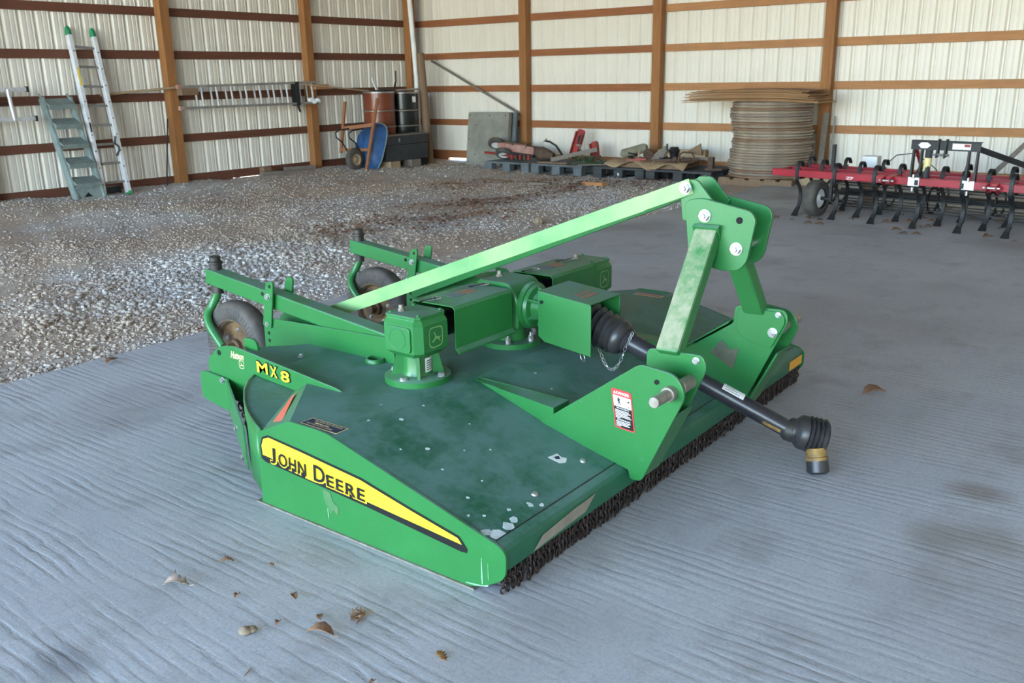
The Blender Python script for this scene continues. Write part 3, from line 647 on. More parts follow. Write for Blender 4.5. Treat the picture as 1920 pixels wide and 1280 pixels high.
# PTO shield
sh = MB(Matrix.Translation((3.132,2.04,.0)) @ Matrix.Rotation(0,4,'Z'))
def shz(y): return .0+ (y)*.11
ps = MB()
xs0, xs1, y0, y1 = 3.015, 3.245, 1.90, 2.165
tz = lambda y: .652-(2.165-y)*.10
bz = lambda y: .440-(2.165-y)*.12
P = lambda x, y, z: (x, y, z)
ps.slab([P(xs0,y1,bz(y1)+.02),P(xs0,y1,tz(y1)),P(xs0,y0,tz(y0)),P(xs0,y0,bz(y0)),P(xs0,y1-.03,bz(y1-.03))], .005)
ps.slab([P(xs1,y1,bz(y1)+.02),P(xs1,y1,tz(y1)),P(xs1,y0,tz(y0)),P(xs1,y0,bz(y0)),P(xs1,y1-.03,bz(y1-.03))], .005)
ps.slab([P(xs0-.005,y0,tz(y0)),P(xs1+.005,y0,tz(y0)),P(xs1+.005,y1,tz(y1)),P(xs0-.005,y1,tz(y1))], .005)
psh = ps.build('pto_shield', GREEN, RC, smooth=0, bevel=.002)
MB().cyl((xs0-.006,y1-.02,.61),(xs0-.003,y1-.02,.61),.008,n=12).build('bolt_hole', BLACKD, psh, smooth=30)
MB().tube([(xs0+.01+.013*math.cos(t),1.945+.008*math.sin(t),.398+.018*math.sin(t)) for t in np.linspace(0,2*PI,14)[:-1]], .0016, 5, True).build('pin_ring', STEEL, psh, smooth=60)
ftop = ((3.06,1.95,tz(1.95)+.005), (1,0,0), Vector((0,1,.10)).normalized())
for i in range(2): flat([(.01,.015+.035*i),(.12,.015+.035*i),(.12,.035+.035*i),(.01,.035+.035*i)], ftop, psh, GRIMED, 'warning_decal', .0015)

# --- driveline: boots, tube, yoke on the floor
PA = Vector((3.132,2.12,.552)); PB = Vector((3.15,1.80,.462)); PC = Vector((3.322,1.155,.155)); PD = Vector((3.348,1.05,.108))
bt = MB(); bd = Vector((3.15,1.80,.462))-PA
def bellows(prof): return prof
p0 = Vector((3.135,2.05,.540)); p1 = Vector((3.152,1.79,.455))
prof = [(0,.084)]+[q for k in range(6) for q in ((.12+.108*k,.072-.0008*k),(.174+.108*k,.092-.0022*k))]+[(.75,.070),(.78,.076),(.85,.074),(.90,.062),(.925,.052),(.95,.056),(.975,.048),(1,.044)]
MB().lathe(p0, p1, prof, 32).build('driveline_boot', BOOT, RC, smooth=50)
tb = MB().lathe(p1-(PC-p1).normalized()*.02, PC, [(0,.040),(.45,.040),(.455,.036),(1,.036)], 28).build('driveline_tube', PTOT, RC, smooth=40)
dx = (PC-p1).normalized()
q0 = PC-dx*.01; q1 = PC+Vector((.075,-.115,-.030))
prof = [(0,.036),(.04,.046),(.1,.05),(.18,.048),(.25,.058),(.32,.068),(.45,.070),(.50,.060),(.56,.073),(.62,.060),(.68,.073),(.74,.060),(.80,.073),(.86,.061),(.93,.073),(1,.064)]
MB().lathe(q0, q1, prof, 32).build('driveline_boot', BOOT, RC, smooth=50)
MB().lathe(q0-dx*.012, q0+dx*.02, [(0,.040),(.5,.047),(1,.045)], 24).build('boot_clamp', GREASE, RC, smooth=40)
yk = Vector((3.318,1.030,0))
MB().lathe(yk+Vector((.0,0,.002)), yk+Vector((.012,.012,.052)), [(0,.034),(.15,.043),(1,.042)], 24).build('yoke_collar', BOOT, RC, smooth=40)
MB().lathe(yk+Vector((.012,.012,.052)), yk+Vector((.022,.024,.098)), [(0,.043),(.25,.043),(.3,.038),(.42,.038),(.45,.042),(1,.036)], 24).build('yoke', YOKE, RC, smooth=40)
# tag and print on the tube
def ontube(t, ang, r=.0412):
    c = p1.lerp(PC, t); a_ = dx.cross(Vector((0,0,1))).normalized(); b_ = a_.cross(dx); return c+(a_*math.cos(ang)+b_*math.sin(ang))*r
lb = MB(); V = []
aN = PI
for i in range(5):
    for t in (.57,.70): V.append(ontube(t, math.radians(42+15*i), .0378+.002))
lb.add(V, [(2*i,2*i+2,2*i+3,2*i+1) for i in range(4)]); lbo = lb.build('white_tag', WHT, tb, smooth=60)
V = []; pb = MB()
for k in range(3):
    V = [ontube(t, math.radians(a), .0403) for a in (52+14*k,55+14*k) for t in (.585,.675-.02*k)]; pb.add(V, [(0,1,3,2)])
pb.build('printed_lines', BLK, lbo, smooth=0)
V = [ontube(t, math.radians(a), .0366) for a in (-32,-8) for t in (.85,.955)]
MB().add(V, [(0,1,3,2)]).build('worn_label', YOKE, tb, smooth=0)
# small safety chain
def link_mesh(mb, c, ax, nrm, L=.012, W=.007, r=.0016, seg=10):
    ax = Vector(ax).normalized(); s_ = Vector(nrm).cross(ax).normalized()
    pts = [Vector(c)+ax*(L*math.cos(2*PI*i/seg))+s_*(W*math.sin(2*PI*i/seg)) for i in range(seg)]
    mb.tube(pts, r, 5, True)
sc_ = MB(); A = Vector((3.09,1.90,.435)); B = Vector((3.115,1.785,.455)); N = 14
for i in range(N):
    t = (i+.5)/N; p = A.lerp(B, t)+Vector((-.01,0,-.20*t*(1-t)*2.0)); t2 = t+.01; p2 = A.lerp(B, t2)+Vector((-.01,0,-.20*t2*(1-t2)*2.0))
    link_mesh(sc_, p, p2-p, (1,0,0) if i % 2 else (0,.6,.8), .0125, .006)
for i in range(6):
    t = i/6; link_mesh(sc_, (3.112+.01*t,1.785-.02*t,.455+.055*t), (.2,-.3,1), (1,0,0) if i % 2 else (0,1,0), .0115, .006)
sc_.build('safety_chain', STEEL, RC, smooth=60)

# --- lift brackets, mast
def bracket(f, near):
    out = rpoly([(1.868,.262),(1.44,.572),(1.300,.556),(1.262,.490),(1.425,.135),(1.470,.135),(1.478,.168)], [0,.03,.06,.05,.02,.01,0], 5)
    A = MB().prism(out, 0, f(2.60), f(2.612)).build('lift_plate', GREEN, RC, smooth=0, bevel=.002)
    inn = rpoly([(1.75,.24),(1.73,.345),(1.495,.505),(1.492,.585),(1.275,.592),(1.258,.545),(1.44,.14),(1.49,.16)], [0,0,.02,.025,.035,.04,.02,0], 5)
    B = MB().prism(inn, 0, f(2.745), f(2.757)).build('lift_plate', GREEN, RC, smooth=0, bevel=.002)
    rf = rpoly([(1.48,.47),(1.475,.575),(1.285,.582),(1.268,.54),(1.325,.42),(1.42,.44)], [.03,.02,.03,.03,.02,.03], 4)
    MB().prism(rf, 0, f(2.757), f(2.765)).build('doubler_plate', GREEN, B, smooth=0, bevel=.002)
    # front closing sheet
    fc = MB(); fc.slab([(f(2.612),1.305,.40),(f(2.745),1.305,.40),(f(2.745),1.432,.14),(f(2.612),1.432,.14)], .008); fc.build('front_web', GREEN, RC, smooth=0)
    bb = MB(); bb.slab([(f(2.612),1.75,.34),(f(2.745),1.75,.34),(f(2.745),1.52,.50),(f(2.612),1.52,.50)], .006); bb.build('back_web', GREEN, RC, smooth=0)
    s = -1 if near else 1
    pz = (1.318, .492)
    pin = MB().cyl((f(2.478),*pz),(f(2.765),*pz),.0195,n=20).cyl((f(2.600),*pz),(f(2.570),*pz),.027,n=20).cyl((f(2.660),*pz),(f(2.745),*pz),.025,n=20)
    pin.build('hitch_pin', RUSTP, RC, smooth=30, bevel=.003)
    MB().cyl((f(2.596),1.372,.520),(f(2.599),1.372,.520),.009,n=12).build('bolt_hole', BLACKD, A, smooth=30)
    hexbolt((f(2.745),1.300,.570), (s,0,0), .011, B, stud=False); hexbolt((f(2.765),1.300,.570), (-s,0,0), .010, B); hexbolt((f(2.765),*pz), (-s,0,0), .017, B)
    # wedge stiffener running back over the sloping deck
    wd = MB(); x0, x1 = f(2.600), f(2.705)
    wd.add([(f(2.635),2.30,DZ+.001),(f(2.665),2.30,DZ+.001),(x0,1.80,.335),(x1,1.80,.335),(x0,1.80,deckz(1.80)),(x1,1.80,deckz(1.80)),(f(2.64),2.25,DZ),(f(2.66),2.25,DZ)],
           [(0,2,3,1),(0,6,4,2),(1,3,5,7),(2,4,5,3),(0,1,7,6),(6,7,5,4)]); wd.build('deck_stiffener', GREEN, RC, smooth=0)
    # mast leg
    lg = MB(); lg.bar((f(2.745),1.405,.575), (f(3.045),1.415,.965), .062, .088, (0,1,0)); lg.build('mast_leg', TUBEG, RC, smooth=0, bevel=.009)
    MB().bar((f(3.035),1.415,.955), (f(3.05),1.415,.965), .075, .10, (0,1,0)).build('weld_bead', GREEN, RC, smooth=0)
    mp = rpoly([(1.515,1.075),(1.45,1.088),(1.255,1.052),(1.236,1.02),(1.262,.87),(1.29,.836),(1.36,.826),(1.49,.86)], [.03,.03,.03,.03,.06,.04,.05,.03], 5)
    Mp = MB().prism(mp, 0, f(3.045), f(3.060)).build('mast_plate', GREEN, RC, smooth=0, bevel=.002)
    er = rpoly([(1.545,1.115),(1.535,1.150),(1.475,1.150),(1.40,1.065),(1.44,.98),(1.53,1.0)], [.02,.02,.015,0,0,0], 4)
    MB().prism(er, 0, f(3.062), f(3.074)).build('mast_ear', GREEN, RC, smooth=0, bevel=.002)
    for y, z in ((1.431,1.024),(1.303,.914)): hexbolt((f(3.045),y,z), (s,0,0), .019, Mp)
    hexbolt((f(3.050),1.515,1.120), (s,0,0), .019, RC)
    MB().cyl((f(3.043),1.297,1.017),(f(3.0462),1.297,1.017),.0125,n=16).build('bolt_hole', BLACKD, Mp, smooth=30)
    # brace strap from the mast to the wheel arm bracket
    sp = MB(); a = Vector((f(3.056),1.525,1.116)); b = Vector((f(2.71),3.41,.383)); d = (b-a).normalized()
    sp.bar(a-d*.03, a.lerp(b,.085), .010, .058, (0,0,1)); sp.bar(a.lerp(b,.083), b, .010, .062, (0.0,0,1))
    sp.build('brace_strap', STRAPG if near else GREEN, RC, smooth=0, bevel=.002)
    return A
plA = bracket(lambda x: x, True); bracket(mx, False)
MB().cyl((3.05,1.431,1.024),(mx(3.05),1.431,1.024),.014,n=14).cyl((3.05,1.303,.914),(mx(3.05),1.303,.914),.014,n=14).build('mast_spacer', STEEL, RC, smooth=30)
# danger decal on the near lift plate
OD = Vector((2.5996,1.530,.322)); exd = Vector((0,-1,-.06)).normalized(); eyd = Vector((0,.055,.998)).normalized(); eyd = (eyd-exd*eyd.dot(exd)).normalized()
eyd = Vector((0,.13,.99)).normalized(); exd = Vector((0,-.995,-.09)).normalized()
OD = Vector((2.5996,1.532,.322)); FD = (OD, exd, eyd)
dd_ = flat(rrect(0,.081,0,.146,.008), FD, plA, REDD, 'danger_decal', .0012)
flat([(.005,.082),(.076,.082),(.076,.122),(.005,.122)], FD, dd_, WHT, 'pictogram_field', .0018); flat([(.005,.005),(.076,.005),(.076,.082),(.005,.082)], FD, dd_, BLK, 'text_field', .0018)
text('DANGER', FD, .052, dd_, WHT, 'lettering', .0022, .011, .02, 0, 1, .020, .128)
flat([(.007,.128),(.018,.128),(.0125,.139)], FD, dd_, WHT, 'warning_triangle', .0022)
flat([(.020,.088),(.026,.096),(.023,.103),(.018,.106),(.024,.108),(.022,.114),(.027,.117),(.030,.111),(.034,.112),(.030,.105),(.031,.097),(.036,.090),(.033,.089),(.028,.096),(.023,.087)], FD, dd_, BLK, 'falling_figure', .0024)
flat([(.060,.108),(.070,.113),(.072,.109),(.064,.104)], FD, dd_, BLK, 'flung_object', .0024); flat([(.062,.090),(.070,.092),(.066,.086)], FD, dd_, BLK, 'flung_object', .0024)
text('THROWN OBJECTS', FD, .052, dd_, WHT, 'lettering', .0024, .0055, .02, 0, 1, .014, .0735)
text('ROTATING BLADES', FD, .052, dd_, WHT, 'lettering', .0024, .0055, .02, 0, 1, .014, .031)
tl = MB(); nn = exd.cross(eyd).normalized()
for k, (y, wd) in enumerate(((.067,.055),(.0615,.062),(.056,.05),(.0505,.06),(.045,.064),(.0395,.02),(.025,.058),(.0195,.05),(.014,.054),(.0085,.018))):
    q = [OD+exd*a+eyd*b+nn*.0024 for a,b in ((.008,y),(.008+wd,y),(.008+wd,y+.0028),(.008,y+.0028))]; tl.add(q, [(0,1,2,3)])
tl.build('printed_lines', WHT, dd_, smooth=0)

MB().prism([(1.545,.425),(1.595,.36),(1.485,.30),(1.465,.40),(1.50,.385)], 0, mx(2.757)-.0015, mx(2.757)+.001).build('mud_patch', pmat('dark_mud',(.10,.10,.06),(.06,.07,.045),15,.8), RC, smooth=0)
# --- wheel arms with caster wheels
def arm(f, near):
    s = -1 if near else 1
    x0, x1 = f(2.60), f(2.68); xm = (x0+x1)/2
    a = Vector((xm,3.925,.590)); b = Vector((xm,2.62,.440))
    MB().bar(a, b, .08, .076).build('wheel_arm', GREEN, RC, smooth=0, bevel=.006)
    for xx in (f(2.592), f(2.688)):
        pl = rpoly([(3.475,.27),(3.470,.435),(3.44,.447),(2.62,.475),(2.60,.36),(3.15,.352),(3.30,.31)], [.02,.03,.03,.01,0,0,0])
        o = MB().prism(pl, 0, xx-.004, xx+.004).build('arm_cheek', GREEN, RC, smooth=0, bevel=.0015)
        out = s if (xx < xm) == near else -s
        dirx = -1 if xx < xm else 1
        hexbolt((xx+dirx*.004,3.432,.418), (dirx,0,0), .014, o)
        for z in (.372,.335,.300): MB().cyl((xx+dirx*.0035,3.438,z),(xx+dirx*.005,3.438,z),.0085,n=12).build('bolt_hole', BLACKD, o, smooth=30)
        lk = rpoly([(3.36,.635),(3.415,.625),(3.465,.41),(3.405,.40)], [.025,.025,.01,.01]); xl = xx+dirx*.010
        l_ = MB().prism(lk, 0, xl-.005, xl+.005).build('height_link', GREEN, RC, smooth=0, bevel=.0015)
        hexbolt((xl+dirx*.005,3.405,.555), (dirx,0,0), .013, l_)
        MB().cyl((xl+dirx*.0045,3.388,.606),(xl+dirx*.0055,3.388,.606),.009,n=12).build('bolt_hole', BLACKD, l_, smooth=30)
    MB().cyl((x0+(-.0005 if x0 < x1 else .0005)*2,3.475,.556),(x0+(-.001 if x0 < x1 else .001)*2.2,3.475,.556),.010,n=12).build('bolt_hole', BLACKD, RC, smooth=30)
    # pivot post and bent caster leg
    MB().lathe((xm,3.885,.50),(xm,3.885,.690),[(0,.026),(.2,.026),(.22,.034),(.32,.034),(.33,.03),(.78,.03),(.8,.036),(.86,.036),(.87,.028),(.97,.028),(1,.022)],20).build('pivot_post', GREASE, RC, smooth=35)
    xw = xm+.022*(1); xf = xm-.062
    pts = [(xm,3.885,.515),(xm-.004,3.90,.475),(xm-.022,3.925,.43),(xm-.05,3.93,.395),(xf-.006,3.90,.35),(xf-.008,3.85,.30),(xf-.006,3.80,.25)]
    # smooth the path
    P_ = []
    for i in range(len(pts)-1):
        for t in (0,.33,.67): P_.append(Vector(pts[i]).lerp(Vector(pts[i+1]), t))
    P_.append(Vector(pts[-1]))
    for _ in range(3): P_ = [P_[0]]+[(P_[i-1]+P_[i]*2+P_[i+1])/4 for i in range(1,len(P_)-1)]+[P_[-1]]
    MB().tube(P_, .021, 12).build('caster_leg', GREEN, RC, smooth=60)
    cy, cz, R = 3.765, .236, .236
    xc = xm+.018; hw_ = .052
    T = MB(); pf = [(-.7,.135),(-.95,.150),(-1.05,.175),(-1.0,.205),(-.8,.226),(-.4,.235),(0,.236),(.4,.235),(.8,.226),(1.0,.205),(1.05,.175),(.95,.150),(.7,.135)]
    wheel = T.lathe((xc,cy,cz),(xc+hw_,cy,cz),pf,48,False).build('tire', RUBBER, RC, smooth=60)
    # radial plies of the laminated sidewall
    rb = MB()
    for k in range(60):
        g = 2*PI*k/60; c_, s_ = math.cos(g), math.sin(g); g2 = g+.012
        for sx in (-1,):
            P3 = lambda r, gg, x: (xc+x, cy+r*math.cos(gg), cz+r*math.sin(gg))
            rb.add([P3(.152,g,-.0535),P3(.152,g2,-.0535),P3(.207,g2,-.0545),P3(.207,g,-.0545),P3(.18,g,-.0585),P3(.18,g2,-.0585)], [(0,1,5,4),(4,5,2,3)])
    rb.build('sidewall_plies', BLACKM, wheel, smooth=0)
    rim = MB().lathe((xc,cy,cz),(xc+hw_,cy,cz),[(-.85,.152),(-.9,.143),(-.5,.132),(-.35,.125),(-.3,.07),(-.45,.06),(-.45,.0)],36,False).build('wheel_rim', RUSTY, RC, smooth=40)
    MB().lathe((xc-.015,cy,cz),(xc-.085,cy,cz),[(0,.045),(.4,.042),(.5,.03),(1,.026)],20).build('hub', RUSTY, rim, smooth=40)
    MB().lathe((xc,cy,cz),(xc+hw_,cy,cz),[(.85,.152),(.5,.132),(.3,.0)],36,False).build('rim_back', RUSTY, rim, smooth=40)
    for k in range(5):
        g = 2*PI*k/5+.4; hexbolt((xc-.016,cy+.09*math.cos(g),cz+.09*math.sin(g)), (-1,0,0), .009, rim)
arm(lambda x: x, True); arm(lambda x: x+(mx(2.64)-2.64), False)

# --- chain curtains: one chain, then copies
ch = MB(); r0 = 0
for k in range(5):
    link_mesh(ch, (0,0,.088-.0195*k), (0,0,1), (1,0,0) if k % 2 else (0,1,0), .0145, .0085, .0036, 9)
ch0 = ch.build('chain', CHAIN, RC, smooth=60); first = True
base_loc = Vector((0,0,0))-ORG[RC.name]
def put_chain(x, y, z=0, rz=0, s=1):
    global first
    c = ch0 if first else ch0.copy()
    if not first: COL.objects.link(c); c.parent = RC
    first = False
    # mesh was stored relative to the machine's origin: shift it back
    c.location = Vector((x,y,z)); c.rotation_euler = (0,0,rz); c.scale = (s,s,s)
ch0.data.transform(Matrix.Translation(ORG[RC.name]))
cr = random.Random(2)
n = 104
for i in range(n):
    x = XS+.02+(mx(XS)-XS-.04)*i/(n-1); put_chain(x-XM, 1.505+cr.uniform(-.008,.006)-2.4, .008+cr.uniform(-.004,.002), cr.uniform(-.7,.7), cr.uniform(.95,1.08))
for i in range(40):
    x = 2.24+(mx(2.24)-2.24)*i/39; put_chain(x-XM, 3.29-2.4, .10+cr.uniform(-.01,.01), cr.uniform(-.7,.7), 1.5)
for i in range(10):
    put_chain(2.08+.20*i/9-XM, 2.86+.40*i/9-2.4, .06+cr.uniform(-.01,.01), cr.uniform(-.7,.7), 1.35)



# ------------------------------------------------------------------ red cultivator at the right
CO = Vector((9.90, 3.86, 0)); E1 = Vector((-.1885,-.982,0)).normalized(); E2 = Vector((.982,-.1885,0)).normalized()
CM = Matrix((E1, E2, Vector((0,0,1)))).transposed().to_4x4(); CM.translation = CO      # local: s along, t back, z up
CU = thing('field_cultivator', 'red framed field cultivator with black spring shanks standing by the end wall', 'cultivator', (CO+E1*1.86+E2*.4))
def C(): return MB(CM)
WD = 3.72
for t in (0, .30, .66): C().box(0, WD, t, t+.07, .425, .500).build('frame_beam', CRED, CU, smooth=0, bevel=.006)
for s_ in (.0, 1.28, 2.40, WD-.06): C().box(s_, s_+.06, .02, .72, .43, .495).build('cross_member', CRED, CU, smooth=0, bevel=.006)
sk = MB(); n = 6
path = [(.09,.53),(.075,.575),(.03,.60),(-.015,.575),(-.03,.52),(-.035,.45),(-.03,.38),(.005,.345),(.05,.31),(.075,.24),(.07,.15),(.03,.06),(-.01,.02)]
pp = []
for i in range(len(path)-1):
    a = Vector((path[i][0],path[i][1])); b = Vector((path[i+1][0],path[i+1][1]))
    for k in (0,.5): pp.append(a.lerp(b,k))
pp.append(Vector(path[-1]))
for _ in range(2): pp = [pp[0]]+[(pp[i-1]+pp[i]*2+pp[i+1])/4 for i in range(1,len(pp)-1)]+[pp[-1]]
sw_, th_ = .019, .006
V = []; F = []
for i, p in enumerate(pp):
    d = (pp[min(i+1,len(pp)-1)]-pp[max(i-1,0)]).normalized(); nn = Vector((-d.y, d.x))
    for a, b in ((-sw_,-th_),(sw_,-th_),(sw_,th_),(-sw_,th_)): V.append((a, p.x+nn.x*b, p.y+nn.y*b))
for i in range(len(pp)-1): F += [(i*4+k, i*4+(k+1)%4, i*4+4+(k+1)%4, i*4+4+k) for k in range(4)]
F += [(0,1,2,3), tuple(len(V)-4+k for k in range(4))]
# tapering foot
shk = MB(Matrix(CM)); shk.m = Matrix.Rotation(math.atan2(E1.y,E1.x),4,'Z'); shk.add(V, F)
def foot(): 
    f = MB(Matrix.Rotation(math.atan2(E1.y,E1.x),4,'Z'))
    f.add([(-.016,.035,.095),(.016,.035,.095),(-.038,-.045,.0),(.038,-.045,.0),(-.016,.022,.095),(.016,.022,.095),(-.036,-.02,.0),(.036,-.02,.0),(0,-.06,0)], [(0,1,3,8,2),(4,6,7,5),(0,2,6,4),(1,5,7,3),(0,4,5,1),(2,8,3,7,6)]); return f
sm_ = shk.build('spring_shank', BLACKM, CU, smooth=50); fm_ = foot().build('sweep_point', BLACKM, sm_, smooth=0)
cl = MB(Matrix.Rotation(math.atan2(E1.y,E1.x),4,'Z')); cl.box(-.028,.028,-.018,.092,.40,.424).box(-.028,.028,-.02,-.006,.40,.52); cl_ = cl.build('shank_clamp', BLACKM, sm_, smooth=0)
for o in (sm_, fm_, cl_): o.data.transform(Matrix.Translation(ORG[CU.name]))
fst = True
for t, s0, nn in ((0,.31,8),(.30,.43,8),(.66,.07,9)):
    for k in range(nn):
        s_ = s0+.44*k
        if abs(s_-1.63) < .001: s_ += .0
        w_ = CM @ Vector((s_, t+.03, 0)); loc = w_-ORG[CU.name]
        if fst: sm_.location = loc; fst = False
        else:
            c = sm_.copy(); COL.objects.link(c); c.parent = CU; c.location = loc
            for g in (fm_, cl_): d = g.copy(); COL.objects.link(d); d.parent = c
# hitch tower
for s_ in (1.555, 1.635, 2.085, 2.165): C().prism([(.0,.42),(.05,.42),(.06,.86),(.03,.86)], 0, s_-.009, s_+.009).build('tower_post', BLACKM, CU, smooth=0)
C().box(1.53, 2.19, .02, .032, .775, .865).box(1.53, 2.19, .02, .06, .857, .866).build('tower_crossbar', BLACKM, CU, smooth=0)
for s_ in (1.80, 1.875): C().prism(rpoly([(-.03,.70),(.03,.72),(.05,.88),(.01,.885)],.015), 0, s_-.008, s_+.008).build('top_link_lug', BLACKM, CU, smooth=0)
C().cyl((1.76,-.005,.735),(1.915,-.005,.735),.012,n=12).build('top_link_pin', STEEL, CU, smooth=30)
fr_ = (CM @ Vector((0,.0195,0)), E1, Vector((0,0,1)))
flat([(1.60,.82),(1.63,.845),(1.69,.845),(1.725,.82),(1.69,.79),(1.63,.79)], fr_, CU, WHT, 'white_emblem', .001)
b_ = flat([(1.93,.79),(2.10,.79),(2.10,.845),(1.93,.845)], fr_, CU, WHT, 'white_label', .001); flat([(2.04,.815),(2.095,.815),(2.095,.84),(2.04,.84)], fr_, b_, ORED, 'red_field', .0016)
for s_ in (1.60, 2.125):
    C().box(s_-.055, s_+.055, -.008, 0, .42, .505).build('clamp_plate', ALU, CU, smooth=0)
    for z in (.39,.515): C().cyl((s_,-.02,z-.02),(s_,-.02,z+.02),.014,n=8).build('bolt', STEEL, CU, smooth=30)
for s_ in (1.35, 2.36):
    C().prism([(-.09,.44),(.0,.40),(.0,.505),(-.09,.48)], 0, s_-.05, s_-.038).prism([(-.09,.44),(.0,.40),(.0,.505),(-.09,.48)], 0, s_+.038, s_+.05).build('lift_lug', CRED, CU, smooth=0)
    C().cyl((s_-.075,-.06,.46),(s_+.075,-.06,.46),.013,n=12).build('hitch_pin', STEEL, CU, smooth=30)
C().bar((2.16,.06,.80),(2.62,.62,.55),.045,.05).build('tower_brace', BLACKM, CU, smooth=0); C().bar((1.56,.06,.80),(1.40,.62,.52),.03,.03).build('tower_brace', CRED, CU, smooth=0)
C().cyl((1.66,.10,.44),(1.70,.06,.79),.034,n=16).build('manual_holder', PALBLK, CU, smooth=30)
C().cyl((1.672,.088,.56),(1.690,.07,.70),.0352,n=16,caps=False).build('printed_band', CREAM, CU, smooth=30)
C().bar((.66,.12,.78),(.66,.12,.18),.035,.03,(0,1,0)).build('wheel_standard', BLACKM, CU, smooth=0)
C().cyl((.50,.12,.20),(.66,.12,.20),.02,n=12).build('axle', BLACKM, CU, smooth=30)
tr = C().lathe((.49,.12,.198),(.56,.12,.198),[(-1,.11),(-1.05,.15),(-.9,.185),(-.5,.197),(0,.198),(.5,.197),(.9,.185),(1.05,.15),(1,.11)],32,False).build('gauge_tire', RUBBER, CU, smooth=60)
C().lathe((.49,.12,.198),(.56,.12,.198),[(-1,.112),(.6,.105),(.5,.05),(.9,.04),(.9,0)],28,False).build('gauge_rim', WHITE, CU, smooth=40)
# rolling basket harrow at the back
for t, z in ((.95,.17),(1.2,.17)):
    C().cyl((.2,t,z),(WD-.2,t,z),.02,n=8).build('basket_axle', BLACKM, CU, smooth=30)
    for k in range(8):
        g = 2*PI*k/8; C().bar((.2,t+.15*math.cos(g),z+.15*math.sin(g)),(WD-.2,t+.15*math.cos(g),z+.15*math.sin(g)),.02,.012).build('basket_bar', BLACKM, CU, smooth=0)
    for s_ in (.2,.8,1.4,2.0,2.6,3.2,WD-.2): C().lathe((s_,t,z),(s_+.01,t,z),[(0,.15),(1,.15),(1,.12),(0,.12),(0,.15)],24,False).build('basket_ring', BLACKM, CU, smooth=0)
for s_ in (.5, WD-.5): C().bar((s_,.70,.45),(s_,1.07,.33),.05,.05).build('harrow_arm', BLACKM, CU, smooth=0)
C().box(.2, WD-.2, 1.04, 1.10, .30, .36).build('harrow_bar', BLACKM, CU, smooth=0)
text('ZF', (CM @ Vector((.88,-.0,.437)), E1, Vector((0,0,1))), .085, CU, WHT, 'lettering', .0012, .028, .02)

# ------------------------------------------------------------------ against the end wall
# pallets
def pallet(y1, y0, mat, label, gname, name='plastic_pallet'):
    t = thing(name, label, 'pallet', (12.92, (y0+y1)/2, 0), 'pallets along the end wall')
    X0, X1 = 12.42, 13.42; zb = -.03
    for i in range(6):
        a = X0+(X1-X0)*i/6; MB().box(a+.008, a+(X1-X0)/6-.008, y0, y1, .105, .135).build('deck_board', mat, t, smooth=0, bevel=.003)
    for a in (X0, (X0+X1)/2-.07, X1-.14):
        for b in (y0, (y0+y1)/2-.08, y1-.16): MB().box(a, a+.14, b, b+.16, zb+.0, .105).build('block', mat, t, smooth=0, bevel=.008)
    for b in (y0, (y0+y1)/2-.08, y1-.16): MB().box(X0+.14, X1-.14, b+.02, b+.14, zb, zb+.02).build('runner', mat, t, smooth=0)
    return t
pallet(10.04, 9.09, PALLET, 'grey plastic pallet with the red tiller lying on it', 1)
pallet(9.04, 8.03, PALLET, 'grey plastic pallet with planks and a green vine lying on it', 1)
C3 = pallet(7.81, 6.89, PALBLK, 'black pallet under the cardboard, marked with a white number', 1)
pallet(6.86, 5.77, PALBLK, 'black pallet beside the disc stack, half covered by cardboard', 1)
text('9', ((12.418, 7.36, .005), Vector((0,-1,0)), Vector((0,0,1))), .035, C3, WHT, 'lettering', .001, .05, .03)
# grey slab standing against the wall
sl = thing('slab_panel', 'thick grey stained slab panel standing against the end wall', 'panel', (13.1, 10.55, 0))
tilt = Matrix.Translation((13.05, 10.52, -.02)) @ Matrix.Rotation(math.radians(7), 4, 'Y')
o = MB(tilt); o.prism(rrect(-.47,.47,0,.955,.03), 0, 0, .10); o.build('panel_body', SLABG, sl, smooth=0, bevel=.008)
MB(tilt).prism(rrect(-.53,.42,.03,.97,.03), 0, .14, .20).build('panel_back', PALLET, sl, smooth=0, bevel=.006)
for y, z in ((-.42,.06),(-.42,.47),(-.42,.9),(0.03,.9),(.40,.9),(-.27,.72),(-.27,.2)): MB(tilt).cyl((-.003,-y,z),(.001,-y,z),.011,n=10).build('bolt_hole', BLACKD, sl, smooth=30)
MB(tilt).prism([(-.18+.14*math.cos(k*.7)*(1+.2*math.sin(k*3)),.48+.05*math.sin(k*.7)) for k in range(9)], 0, -.002, .001).build('rust_stain', pmat('rust_stain',(.30,.20,.10),(.22,.19,.14),9,.9), sl, smooth=0)
# red tiller lying on its side
TI = thing('garden_tiller', 'rusty red garden tiller lying on its side on the grey pallet', 'tiller', (12.9, 9.6, .135))
def whl(c, ax, r, w, par):
    c = Vector(c); ax = Vector(ax).normalized()
    o = MB().lathe(c-ax*w, c+ax*w, [(0,r*.62),(.05,r*.8),(.15,r*.96),(.35,r),(.65,r),(.85,r*.96),(.95,r*.8),(1,r*.62)], 28, False).build('tire', RUBBER, par, smooth=60)
    MB().lathe(c-ax*w*.9, c+ax*w*.3, [(0,0.001),(0,r*.2),(.15,r*.5),(0,r*.64),(1,r*.64)], 24, False).build('wheel_rim', WHITE, o, smooth=40)
whl((12.85,10.10,.41), (.5,.25,.75), .15, .045, TI); whl((12.72,9.84,.255), (.5,.2,.8), .15, .045, TI)
MB().bar((12.86,10.02,.36),(12.92,9.28,.30),.20,.15).build('tine_hood', DUSTRED, TI, smooth=0, bevel=.02)
MB().bar((12.74,9.78,.27),(12.74,9.2,.22),.05,.04).build('side_rail', BLACKM, TI, smooth=0)
